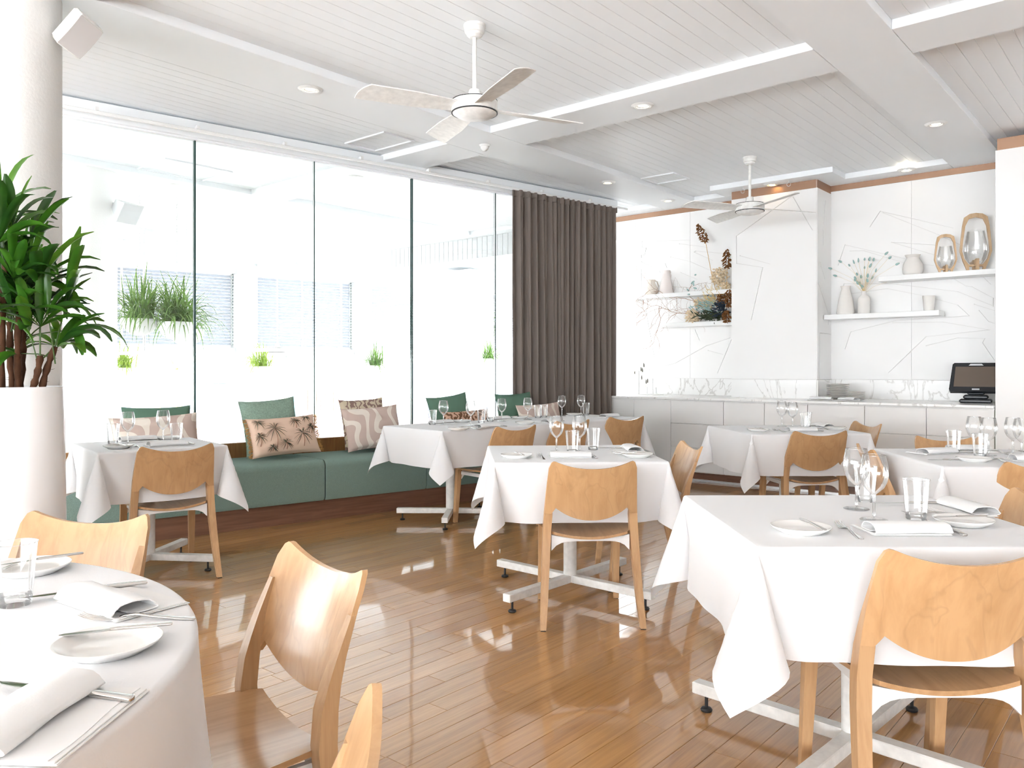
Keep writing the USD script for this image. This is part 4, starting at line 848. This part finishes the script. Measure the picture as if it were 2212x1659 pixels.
# ------------------------------------------------------------------ things on the shelves and the counter
def lantern(x, y, z, h, w, label, rot=0):
    t = thing('lantern', label, 'lantern', (x, y, z), rot)
    th = w * .10; k = h
    out = [(-.27, 0), (-.40, .17), (-.5, .34), (-.47, .52), (-.42, .78), (-.36, .93), (-.2, .985), (0, 1), (.2, .985), (.36, .93), (.42, .78), (.47, .52), (.5, .34), (.40, .17), (.27, 0)]
    inn = [(-.20, .0), (-.22, .06), (-.20, .075), (.20, .075), (.22, .06), (.20, 0)]
    hole = [(-.22, .11), (-.36, .21), (-.43, .34), (-.40, .52), (-.33, .78), (-.22, .90), (0, .93), (.22, .90), (.33, .78), (.40, .52), (.43, .34), (.36, .21), (.22, .11)]
    poly = Polygon([(a * w, b * k) for a, b in out], [[(a * w, b * k) for a, b in hole]]).difference(Polygon([(a * w, b * k) for a, b in inn]))
    for r in (0, 90):
        m = prism(poly, th, -th / 2); v = m.vertices.copy(); m.vertices = np.stack([v[:, 0], v[:, 2], v[:, 1]], 1); m.invert()
        if r: m = xf(bx(-w * .2, w * .2, -th / 2, th / 2, k * .075, k * .11), rz=90); m = join(m, xf(bx(-w * .26, -w * .19, -th / 2, th / 2, 0, k * .2), rz=90), xf(bx(w * .19, w * .26, -th / 2, th / 2, 0, k * .2), rz=90))
        obj('frame' if not r else 'cross_foot', m, M['ash'], t, smooth=False)
    obj('glass_bowl', lathe([(0, k * .115), (w * .2, k * .12), (w * .33, k * .22), (w * .37, k * .34), (w * .33, k * .5), (w * .27, k * .68), (w * .265, k * .70)], 40), M['ware'], t, smooth=60)
    obj('candle_spike', lathe([(0, k * .116), (w * .05, k * .117), (w * .03, k * .2), (0, k * .21)], 12), M['ash'], t)
lantern(8.56, 1.545, 2.1345, .545, .27, 'large wooden framed glass lantern on the upper right shelf', -66)
lantern(8.56, 1.80, 2.1345, .375, .20, 'small wooden framed glass lantern beside the large one', -66)
def vase(name, prof, x, y, z, m, label, cat='vase', handle=None):
    t = thing(name, label, cat, (x, y, z), -115)
    obj('body', lathe(prof, 40), M[m], t, smooth=50)
    if handle: obj('handle', tube(handle, .0085, 8), M[m], t, smooth=60)
    return t
vase('jar', [(0, 0), (.07, .0), (.088, .02), (.094, .06), (.088, .11), (.066, .15), (.055, .172), (.072, .2), (.064, .2), (.046, .175), (0, .17)], 8.56, 2.09, 2.1345, 'stone', 'squat white stoneware jar at the left end of the upper right shelf', 'jar')
vase('bottle_vase', [(0, 0), (.082, 0), (.09, .02), (.072, .15), (.044, .25), (.04, .27), (.052, .297), (.046, .297), (.034, .27), (0, .25)], 8.57, 2.735, 1.7745, 'stone', 'tall tapered white carafe at the left of the lower right shelf')
v2 = vase('bottle_vase', [(0, 0), (.055, 0), (.06, .01), (.06, .145), (.05, .175), (.026, .195), (.022, .225), (.026, .232), (.018, .232), (.016, .19), (0, .17)], 8.56, 2.55, 1.7745, 'stone', 'white bottle vase holding blue green dried stems')
vase('cup', [(0, 0), (.038, 0), (.045, .006), (.058, .147), (.054, .149), (.04, .02), (0, .02)], 8.56, 1.945, 1.7745, 'stone', 'plain white beaker near the right end of the lower right shelf', 'cup')
vase('jug', [(0, 0), (.07, 0), (.085, .03), (.082, .08), (.058, .13), (.05, .155), (.058, .185), (.052, .185), (.043, .155), (0, .14)], 8.56, 5.045, 2.1155, 'stone2', 'small round cream stoneware jug on the upper left shelf', 'jug', [(0, .053, .178), (0, .088, .17), (0, .108, .12), (0, .1, .07), (0, .082, .045)])
vase('jug', [(0, 0), (.078, 0), (.084, .012), (.068, .12), (.045, .23), (.042, .25), (.05, .285), (.044, .285), (.036, .25), (0, .22)], 8.56, 4.835, 2.1155, 'pinkst', 'tall pale pink stoneware jug on the upper left shelf', 'jug', [(0, .045, .275), (0, .062, .27), (0, .068, .23), (0, .06, .19)])
flat('bunny', (158, 186, 182), .9); flat('straw', (222, 196, 140), .9); flat('cream', (226, 206, 176), .95, var=.1, vscale=60); flat('reed', (124, 82, 46), .95, var=.35, vscale=80); flat('twig', (138, 92, 52), .9); flat('navy', (44, 54, 66), .9, var=.4, vscale=50); flat('darkgreen', (58, 66, 48), .9, var=.4, vscale=40); flat('seed', (96, 92, 82), .9); flat('twine', (206, 168, 112), .9)
rs = np.random.default_rng(5)
def tuft(p, d, L, r, m=None):
    d = np.array(d, float); d /= np.linalg.norm(d); q = np.linspace(0, 1, 6)[:, None]
    return tube(np.array(p) + d * L * q, r * np.array([.4, 1, 1.05, .95, .7, .15]), 7)
ds = thing('bunny_tail_grass', 'blue green dried bunny tail grass in the white bottle vase', 'dried flowers', (8.56, 2.55, 1.98))
st, hd = [], []
for k in range(24):
    a = rs.uniform(-1, 1); h = rs.uniform(.06, .36); x = rs.uniform(-.05, .05); tip = np.array([x, a * h * .75, h]); st.append(tube([(0, 0, 0), tip * (.5, .42, .55), tip], .0012, 4)); hd.append(tuft(tip - (0, 0, .01), tip * (1, 1.3, 1) + (0, rs.normal(0, .05), 0), rs.uniform(.03, .05), rs.uniform(.007, .012)))
for a, h in ((-.30, .27), (.27, .20), (.22, .34), (-.24, .11), (-.20, .38), (.32, .28)): st.append(tube([(0, 0, 0), (0, a * .4, h * .62), (0, a, h)], .001, 4)); hd.append(tuft((0, a, h), (0, a, h * .4 + .02), .045, .011))
obj('stalks', join(st), M['straw'], ds, smooth=False); obj('seed_heads', join(hd), M['bunny'], ds, smooth=40, kind='stuff')
# dried arrangement on the lower left shelf, against the pier
OX, OY, OZ = 8.50, 4.07, 1.80
da = thing('dried_arrangement', 'big dried flower arrangement with brown reed plumes on the lower left shelf', 'dried flowers')
def plume(y, z, L, ang, r=.05, x=8.50):
    out = []; d = np.array([0, math.sin(ang), math.cos(ang)])
    for k in range(120):
        s = rs.uniform(0, 1); p = np.array([x, y, z]) + d * L * s; w = r * math.sin(PI * min(1, .12 + s * .88)) ** .7; a = rs.uniform(0, 6.28)
        o = np.array([math.cos(a) * w * .7, math.sin(a) * w, rs.normal(0, .01)]) * rs.uniform(.2, 1)
        dd = d * .5 + np.array([math.cos(a), math.sin(a), 0]) * .5 + np.array([0, 0, -.75]); out.append(tuft(p + o * .8, dd, rs.uniform(.022, .04), rs.uniform(.004, .0075)))
    obj('plume', join(out), M['reed'], da, smooth=False)
plume(4.29, 2.69, .22, .38, .06); plume(4.02, 2.36, .21, .03, .05); plume(4.10, 1.94, .17, -.15, .055); plume(3.985, 1.91, .19, -.05, .045, 8.45); plume(3.99, 1.74, .13, .1, .05, 8.44)
for a, b in (((8.5, 4.10, 1.9), (8.5, 4.29, 2.70)), ((8.5, 4.0, 1.9), (8.5, 4.02, 2.37))): obj('stem', tube([a, (np.array(a) + b) / 2 + (0, .015, 0), b], .003, 6), M['twine'], da)
def puff(y, z, r, n, x=8.53):
    out = []
    for k in range(n):
        d = rs.normal(0, 1, 3); d /= np.linalg.norm(d); c = np.array([x, y, z]) + d * r * rs.uniform(.45, 1.0) * (.55, 1, 1); s = rs.uniform(.006, .014)
        m = trimesh.creation.icosphere(0, s); m.apply_scale((1, 1.3, .8)); m.apply_translation(c); out.append(m)
    obj('flower_head', join(out), M['cream'], da, smooth=60)
puff(4.13, 2.27, .115, 260); puff(4.44, 1.82, .095, 240, 8.48); puff(4.38, 1.98, .06, 110, 8.5); puff(4.05, 2.15, .06, 120)
def spray(m, y, z, yr, zr, n, L, r, name, x=8.48, dirn=(0, 1, 0)):
    out = []
    for k in range(n):
        p = (x + rs.normal(0, .03), y + rs.normal(0, yr), z + rs.normal(0, zr)); d = np.array(dirn) + rs.normal(0, .55, 3); out.append(tuft(p, d, L * rs.uniform(.7, 1.3), r))
    obj(name, join(out), M[m], da, smooth=False, kind='stuff')
spray('navy', 4.07, 1.90, .035, .045, 90, .05, .008, 'blue_foliage'); spray('darkgreen', 4.20, 1.82, .075, .025, 120, .07, .006, 'dark_leaves', dirn=(0, 1, .1)); spray('bunny', 4.25, 1.92, .07, .055, 80, .07, .005, 'pale_leaves', dirn=(0, 1.2, .4)); spray('straw', 4.19, 2.02, .05, .05, 90, .07, .003, 'straw_leaves', dirn=(0, .6, 1)); spray('bunny', 4.42, 2.2, .04, .07, 9, .04, .009, 'grass_heads')
tw = []
def walk(p, d, n, L, r, kids):
    pts = [np.array(p, float)]; d = np.array(d, float)
    for k in range(n): d = d + rs.normal(0, .28, 3) * (.4, 1, 1); d /= np.linalg.norm(d); pts.append(pts[-1] + d * L)
    tw.append(tube(pts, np.linspace(r, r * .35, n + 1), 4, False))
    if kids:
        for k in range(n):
            if rs.random() < .8: walk(pts[k + 1], d + rs.normal(0, .9, 3) * (.4, 1, 1), max(3, n - 3), L * .75, r * .55, kids - 1)
for a in ((8.47, 4.30, 1.92, .9, .5), (8.47, 4.34, 1.88, 1, .15), (8.46, 4.40, 2.0, 1, .35), (8.47, 4.5, 1.86, 1, -.12)): walk(a[:3], (0, a[3], a[4]), 10, .065, .0034, 2)
walk((8.44, 4.86, 1.96), (0, -.1, -1), 9, .05, .003, 2); walk((8.44, 5.08, 2.05), (0, -.25, -1), 8, .05, .003, 2)
obj('twigs', join(tw), M['twig'], da, smooth=False, kind='stuff')
# bud vases on a tray and small grasses
tray = obj('tray', bx(8.36, 8.48, 4.82, 5.34, .9005, .908, .003), M['white'], label='thin white tray under the row of tube vases', cat='tray', smooth=False)
for i, (y, z1) in enumerate(((5.138, 1.187), (5.021, .991), (4.944, 1.093), (4.899, .987))):
    t = thing('tube_vase', '%s slim white tube vase on the counter by the window slit' % ['tallest leftmost', 'short second', 'tall third', 'short rightmost'][i], 'vase', (8.42, y, .9085))
    h = z1 - .9085; obj('tube', lathe([(0, 0), (.0115, 0), (.0115, h), (.009, h), (.009, h - .03), (0, h - .03)], 20), M['white'], t, smooth=50)
gd = thing('grass_stems', 'dark seed heads on thin stalks standing in the tube vases', 'dried flowers')
st, hd = [], []
for (y0, z0, y, z) in ((5.138, 1.18, 5.19, 1.16), (5.021, .985, 5.09, 1.10), (5.021, .985, 5.1, 1.2), (5.021, .985, 5.03, 1.05), (5.021, .985, 5.01, 1.06), (4.944, 1.09, 5.06, 1.25), (4.944, 1.09, 5.08, 1.19)):
    st.append(tube([(8.42, y0, z0 - .05), (8.42, (y + y0) / 2, (z + z0) / 2 + .01), (8.42, y, z)], .001, 4)); hd.append(tuft((8.42, y, z - .02), (0, (y - y0) * .5, 1), .055, .007))
obj('stalks', join(st), M['straw'], gd, smooth=False); obj('seed_heads', join(hd), M['seed'], gd, smooth=40, kind='stuff')
# plate stacks
def plate_stack(x, y, r, n, dz, what):
    for i in range(n):
        lab = '%s plate in the %s' % (['bottom', 'second', 'third', 'fourth', 'fifth', 'sixth', 'seventh', 'eighth', 'top'][i] if i < n - 1 else 'topmost', what)
        obj('plate', lathe([(0, .002), (r * .55, .0), (r * .62, .003), (r * .97, .013), (r, .0155), (r * .97, .017), (r * .62, .0075), (0, .006)], 40), M['stone'], label=lab, cat='plate', group=None, loc=(x, y, .9005 + i * dz), smooth=45)
plate_stack(8.36, 2.745, .112, 9, .0175, 'taller stack of white dinner plates on the counter')
plate_stack(8.20, 2.525, .09, 5, .0175, 'shorter stack of white side plates on the counter')
use(NK, 'napkin', (8.02, 2.80, .901), 95, 'folded white napkin on the counter left of the plate stacks', 'napkin')
use(NK, 'napkin', (8.03, 2.55, .901), 60, 'crumpled white napkin on the counter in front of the plate stacks', 'napkin')
# till
till = thing('till', 'black touch screen till on the counter beside the right partition', 'till', (8.32, 1.50, .9005), 8)
def till_x(m): return m
face = Polygon([(-.205, .0), (-.215, .02), (-.190, .27), (-.175, .285), (.175, .285), (.190, .27), (.215, .02), (.205, .0)])
def stand_up(m, x, lean, z):                 # (y, z, depth) -> leaning back panel facing -x
    v = m.vertices.copy(); c, s = math.cos(lean), math.sin(lean); m = m.copy(); yy, zz, dd = v[:, 0], v[:, 1], v[:, 2]
    m.vertices = np.stack([x + zz * s - dd * c, yy, z + zz * c + dd * s], 1); return m
obj('housing', stand_up(prism(face, .05), 0, .42, .085), M['blackp'], till, smooth=False)
obj('screen', stand_up(prism(Polygon([(-.178, .045), (-.165, .245), (.165, .245), (.178, .045)]), .003, .0502), 0, .42, .085), M['screen'], till, smooth=False)
obj('name_badge', stand_up(prism(sbox(-.03, .014, .03, .028), .0015, .0502), 0, .42, .085), M['label'], till, smooth=False)
obj('top_label', stand_up(prism(Polygon([(-.06, .257), (-.045, .275), (.045, .275), (.06, .257)]), .0015, .0502), 0, .42, .085), M['label'], till, smooth=False)
obj('foot', join(bx(-.10, .12, -.13, .13, 0.0, .035, .012), bx(-.06, .11, -.10, .10, .0345, .07, .012), bx(.0, .09, -.07, .07, .069, .16, .012)), M['blackp'], till, smooth=False)

# ------------------------------------------------------------------ terrace beyond the glass (a metre lower) and the street
TF = -1.0
tf = obj('terrace_floor', gmesh(join(bx(-12, 17, 6.75, 15.4, TF - .2, TF), bx(-12, 17, 6.7, 6.76, TF, -.125))), flat('paving', (150, 147, 142), .7), label='pale paved floor of the lower terrace', kind='structure', smooth=False)
street = obj('ground', gmesh(bx(-60, 80, 15.4, 90, TF - .4, TF - .1)), flat('road', (168, 164, 158), .8), label='pale sunlit street beyond the terrace', kind='structure', smooth=False)
fac = thing('wall_terrace', 'white terrace front of posts and a deep sill beam with blinds above', None, kind='structure')
NF = 15.0
obj('sill_beam', gmesh(bx(-9, 17, NF - .08, NF + .12, 1.50, 1.605, .004)), M['tscreen'], fac, smooth=False)
obj('head_beam', gmesh(bx(-9, 17, NF - .08, NF + .12, 3.0, 3.3, .004)), M['tscreen'], fac, smooth=False)
BAYS = [(-4.6, -2.1), (-1.85, .45), (.70, 2.95), (3.20, 5.36), (5.78, 7.82), (8.24, 10.55), (10.9, 12.7), (12.95, 14.6)]
for (a, b), (c, d) in zip(BAYS[:-1], BAYS[1:]):
    obj('post', gmesh(bx(b + .02, c - .02, NF - .14, NF + .14, TF, 3.1, .006)), M['tscreen'], fac, smooth=False)
BN = ['far left', 'second', 'third', 'behind the hanging plants', 'behind the second pane', 'behind the third pane', 'behind the far column', 'behind the curtain']
for i, (a, b) in enumerate(BAYS):
    t = thing('blind', 'white venetian blind on the terrace front, %s' % BN[i], 'blind')
    sl = []
    for z in np.arange(1.68, 3.0, .0575): sl.append(xf(bx(a + .05, b - .05, -.028, .028, -.0012, .0012), (0, NF + .02, z), rx_=72))
    obj('slats', gmesh(join(sl)), M['slat'], t, smooth=False, kind='stuff')
    obj('bottom_rail', gmesh(bx(a + .05, b - .05, NF - .01, NF + .05, 1.625, 1.65, .003)), M['tscreen'], t, smooth=False)
    cds = []
    for g in (a + .02, b - .02):
        for z in np.arange(1.66, 3.0, .0575): cds.append(bx(g - .008, g + .008, NF - .01, NF + .01, z, z + .026))
    obj('side_guide', gmesh(join(cds)), M['edge'], t, smooth=False, kind='stuff')
    obj('mullion', gmesh(join(bx(a - .01, a + .045, NF + .05, NF + .08, 1.605, 3.0), bx(b - .045, b + .01, NF + .05, NF + .08, 1.605, 3.0))), M['tscreen'], t, smooth=False)
tcol = thing('column', 'round white terrace column just outside the glass behind the palm', 'column', (*at_view(181, 797, 7.9)[:2], 0))
obj('shaft', lathe([(0, TF), (.30, TF), (.30, ZB - .001), (0, ZB - .001)], 64), M['render'], tcol, smooth=50)
tcol = thing('column', 'round white column at the far end of the terrace with a square cap', 'column', (*at_view(1013, 797, 16.0)[:2], 0))
obj('shaft', lathe([(0, TF), (.275, TF), (.275, 3.04), (0, 3.04)], 48), M['render'], tcol, smooth=50)
obj('capital', bx(-.36, .36, -.36, .36, 3.04, ZB - .001, .006), M['tscreen'], tcol, smooth=False)
bulk = thing('wall_bulkhead', 'lowered white boarded bulkhead in the terrace ceiling', None, kind='structure')
obj('core', bx(8.68, 8.9, 6.05, 10.1, 2.85, 3.3), M['tscreen'], bulk, smooth=False)
for y in np.arange(6.05, 10.05, .1): obj('board', bx(8.662, 8.679, y + .002, y + .098, 2.85, ZB, .003), M['tscreen'], bulk, smooth=False)
# hanging planters
rg = np.random.default_rng(11)
def strap(L, w, a, el, droop, base, n=7):
    d = np.array([math.cos(el) * math.cos(a), math.cos(el) * math.sin(a), math.sin(el)]); p = np.array(base, float); V = []; sd = np.array([-math.sin(a), math.cos(a), 0])
    for k in range(n):
        t = k / (n - 1); ww = w * (1 - t ** 2.2) * min(1, .5 + 2 * t) + .0005; V += [p - sd * ww / 2, p - np.array([0, 0, ww * .18]), p + sd * ww / 2]
        d = d + np.array([0, 0, -droop * (k + .6) / n]); d /= np.linalg.norm(d); p = p + d * L / (n - 1)
    return T(V, grid_faces(n, 3))
def hanging(loc, r, label, n, L, chain_top=None, mats='grass', wall_bracket=False):
    t = thing('hanging_planter', label, 'hanging planter', loc)
    a = np.linspace(0, 1, 9)
    obj('bowl', lathe([(0, -r * .98)] + [(r * math.sin(q * PI / 2 * .98 + .02), -r * .98 * math.cos(q * PI / 2)) for q in a[1:]] + [(r * .985, .004), (r * .95, 0), (0, -.02)], 36), M['potmatt'], t, smooth=60)
    A, B = [], []
    for k in range(n):
        lf = strap(L * rg.uniform(.55, 1.15), rg.uniform(.014, .026), rg.uniform(0, 2 * PI), rg.uniform(.3, 1.5), rg.uniform(.12, 1.35), (rg.normal(0, r * .35), rg.normal(0, r * .35), 0))
        (A if rg.random() < .72 else B).append(lf)
    obj('leaves', join(A), M[mats], t, smooth=False, kind='stuff'); obj('pale_leaves', join(B), M['grass2' if mats == 'grass2' else 'grass'], t, smooth=False, kind='stuff')
    if chain_top:
        lk = []
        for z in np.arange(.02, chain_top - loc[2] - .05, .034):
            s = int(round(z / .034)) % 2
            lk.append(tube([(math.cos(q) * .009 * (1 - s), math.cos(q) * .009 * s, z + .021 * math.sin(q)) for q in np.linspace(0, 2 * PI, 9)], .0022, 4, False))
        obj('chain', join(lk), M['steel'], t, smooth=False, kind='stuff')
        obj('hook', tube([(.012 * math.cos(q), 0, chain_top - loc[2] - .045 + .03 * math.sin(q)) for q in np.linspace(0, 2 * PI, 13)], .003, 6, False), M['steel'], t)
    if wall_bracket: obj('bracket', join(bar((0, 0, -.1), (wall_bracket[0], wall_bracket[1], -.1), .02), bar((0, 0, -.1), (0, 0, -r * .9), .02)), M['tscreen'], t, smooth=False)
v = at_view(382, 697, 9.0); hanging(tuple(v), .205, 'white bowl planter of strappy green leaves hanging by a chain, behind the first pane joint', 230, .66, ZB)
v = at_view(403, 712, 9.8); hanging(tuple(v), .205, 'second hanging white bowl planter, partly behind the first one', 60, .5, ZB)
v = at_view(302, 690, 8.9); hanging(tuple(v), .19, 'hanging white bowl planter of tall strappy leaves nearest the terrace column', 190, .68, ZB)
for i, (px, py, lab) in enumerate(((270, 795, 'small white planter of yellow green leaves low on the left terrace post'), (565, 792, 'small white planter with spiky leaves on the terrace post behind the second pane'), (813, 790, 'small white planter with spiky leaves on the terrace post behind the third pane'), (1056, 775, 'spiky leaved planter half hidden behind the far terrace column'))):
    d = [13.6, 14.6, 15.6, 16.6][i]; v = at_view(px, py, d); hanging(tuple(v), .165, lab, 130, .50, None, 'grass2' if i < 2 else 'grass', tuple(NV * .35))
# hanging rails on rods
def rail(p0, p1, zbar, label):
    t = thing('hanging_rail', label, 'hanging rail'); p0, p1 = np.array(p0), np.array(p1); d = (p1 - p0) / np.linalg.norm(p1 - p0)
    obj('bar', bar((*(p0 - d * .35), zbar), (*(p1 + d * .35), zbar), .10, .045), M['tscreen'], t, smooth=False)
    for p in (p0, p1):
        rd = obj('rod', tube([(*p, zbar), (*p, ZB - .02)], .019, 10), M['steel'], t, smooth=50)
        obj('plate', xf(bx(-.11, .11, -.05, .05, ZB - .035, ZB - .0005), (*p, 0), rz=0), M['steel'], rd, smooth=False)
rail((8.72, 12.52), (8.95, 11.66), 1.44, 'white bar hung on two steel rods over the terrace, behind the second pane joint')
rail((11.55, 12.33), (13.0, 11.9), 1.45, 'white bar hung on two steel rods at the far end of the terrace')
rail((5.15, 11.12), (5.24, 12.04), 1.44, 'white bar hung on two steel rods above the hanging planters')
t = thing('outdoor_speaker', 'white angled horn loudspeaker on the terrace column', 'loudspeaker')
c = at_view(272, 455, 7.85)
obj('horn', orient(trimesh.convex.convex_hull(np.array([(-.06, -.05, -.12), (.06, -.05, -.12), (.06, .05, -.12), (-.06, .05, -.12), (-.11, -.10, .06), (.11, -.10, .06), (.11, .10, .06), (-.11, .10, .06)])), RTV * .75 - UPV * .55 - FWV * .35, UPV, c), M['tscreen'], t, smooth=False)
obj('rim', orient(bx(-.118, .118, -.108, .108, .06, .075, .006), RTV * .75 - UPV * .55 - FWV * .35, UPV, c), M['tscreen'], t, smooth=False)
obj('arm', bar(c, at_view(240, 440, 7.9), .04), M['tscreen'], t, smooth=False)

# street: shops, trees and a car, blown out by the sun
flat('shopwhite', (236, 232, 226), .8); flat('shopdoor', (238, 200, 150), .6); flat('shopglass', (140, 150, 175), .3); flat('shopblue', (110, 165, 205), .6); flat('board_blue', (120, 195, 215), .5); flat('trunk', (214, 200, 186), .9); flat('carpink', (226, 200, 208), .5); flat('rackpeach', (234, 190, 172), .9); flat('palmtr', (232, 200, 150), .9); flat('tan', (214, 190, 160), .9)
NS = 26.0
shop = thing('shop_building', 'long white shop building across the street', 'building')
obj('wall', gmesh(bx(-14, 30, NS, NS + 5, TF - .1, 4.6)), M['shopwhite'], shop, smooth=False)
obj('parapet', gmesh(bx(-14.1, 30.1, NS - .25, NS + .1, 4.5, 5.1)), M['shopwhite'], shop, smooth=False)
for k, g in enumerate((2.2, 5.4, 8.15, 12.6, 16.6, 20.5)):
    wv = [.8, .9, 1.25, 1.1, .9, 1.3][k]
    w_ = obj('window', gmesh(bx(g - wv, g + wv, NS - .06, NS, -.7, 1.55)), M['shopdoor' if k in (1, 2) else 'shopwhite'], shop, smooth=False)
    obj('pane', gmesh(join(bx(g - wv + .12, g - .05, NS - .09, NS - .05, -.55, 1.4), bx(g + .05, g + wv - .12, NS - .09, NS - .05, -.55, 1.4))), M['shopglass'], w_, smooth=False)
obj('sign_board', gmesh(bx(8.1, 9.1, NS - .16, NS - .10, .75, 1.15)), M['shopblue'], shop, smooth=False)
t = thing('surfboard', 'turquoise upright board on a stand outside the shop', 'board', gn(10.62, 24.0, TF - .1), GDEG)
bm = lathe([(0, .25), (.1, .5), (.19, 1.0), (.2, 1.4), (.13, 1.75), (0, 1.95)], 20); bm.vertices[:, 1] *= .22; obj('blade', bm, M['board_blue'], t, smooth=50); obj('stand', join(bx(-.2, .2, -.15, .15, 0, .04), bx(-.02, .02, -.02, .02, .03, .4)), M['trunk'], t, smooth=False)
t = thing('clothes_rack', 'rail of peach and pale garments outside the shop', 'clothes rack', gn(11.5, 24.2, TF - .1), GDEG)
obj('rail', join(bx(-.75, .75, -.02, .02, 1.9, 1.94), bx(-.75, -.71, -.02, .02, 0, 1.92), bx(.71, .75, -.02, .02, 0, 1.92)), M['shopglass'], t, smooth=False)
for k in range(9): x = -.6 + k * .15; obj('garment', bx(x - .05, x + .05, -.2, .2, .7 + .2 * (k % 3), 1.86, .02), M['rackpeach' if k % 2 else 'carpink'], t, smooth=False)
t = thing('mannequin', 'tan dress form beside the turquoise board', 'mannequin', gn(10.15, 24.1, TF - .1), GDEG)
obj('torso', lathe([(0, .7), (.16, .75), (.2, 1.1), (.13, 1.35), (.2, 1.7), (.18, 1.85), (.06, 1.93), (.05, 2.0), (0, 2.02)], 20), M['tan'], t, smooth=50); obj('stand', lathe([(0, 0), (.2, 0), (.2, .03), (.025, .04), (.025, .72), (0, .72)], 14), M['trunk'], t)
def tree(g, n, label, h, sd):
    r = np.random.default_rng(sd); t = thing('street_tree', label, 'tree', gn(g, n, TF - .1)); pts = [np.array([0, 0, 0]), np.array([.05, 0, h * .4]), np.array([-.04, .05, h * .62])]
    obj('trunk', tube(pts, [.17, .14, .12], 9), M['trunk'], t, smooth=50); lv = []
    for k in range(7):
        a = 2 * PI * k / 7 + r.uniform(-.3, .3); e = pts[2] + np.array([math.cos(a) * h * .26, math.sin(a) * h * .26, h * r.uniform(.25, .5)])
        obj('branch', tube([pts[2] - (0, 0, .1), (pts[2] + e) / 2 + r.normal(0, .08, 3), e], [.08, .05, .02], 7), M['trunk'], t, smooth=50)
    return t
tree(14.3, 21.5, 'bare pale trunked street tree behind the third glass pane', 3.6, 1); tree(18.3, 21.5, 'bare pale trunked street tree beyond the far column', 3.4, 2)
t = thing('street_palm', 'yellowed palm in the street behind the hanging planters', 'palm tree', gn(6.3, 22.0, TF - .1)); r_ = np.random.default_rng(9)
obj('trunk', tube([(0, 0, 0), (.1, 0, 1.2), (.05, 0, 2.3)], [.16, .12, .11], 9), M['palmtr'], t, smooth=50)
obj('crown', join([strap(1.5 * r_.uniform(.8, 1.2), .12, 2 * PI * k / 22, r_.uniform(.3, 1.2), r_.uniform(.6, 1.0), (.05, 0, 2.3)) for k in range(22)]), flat('dryfrond', (226, 208, 160), .9), t, smooth=False, kind='stuff')
t = thing('car', 'pinkish red car parked in the street behind the third pane', 'car', gn(11.6, 19.6, TF - .1), GDEG)
prof = Polygon([(-2.1, .35), (-2.1, .75), (-1.3, .9), (-.7, 1.38), (.7, 1.40), (1.45, .92), (2.1, .8), (2.15, .35)]).buffer(.06)
m = prism(prof, 1.6, -.8); v = m.vertices.copy(); m.vertices = np.stack([v[:, 0], v[:, 2], v[:, 1]], 1); m.invert(); obj('body', m, M['carpink'], t, smooth=30)
g_ = prism(Polygon([(-1.1, .93), (-.65, 1.3), (.65, 1.32), (1.2, .95)]), 1.63, -.815); v = g_.vertices.copy(); g_.vertices = np.stack([v[:, 0], v[:, 2], v[:, 1]], 1); g_.invert(); obj('windows', g_, M['shopglass'], t, smooth=False)
for x in (-1.3, 1.35):
    for y in (-.78, .78): obj('wheel', xf(lathe([(0, -.1), (.3, -.1), (.32, 0), (.3, .1), (0, .1)], 20), (x, y, .32), rx_=90), M['black'], t)
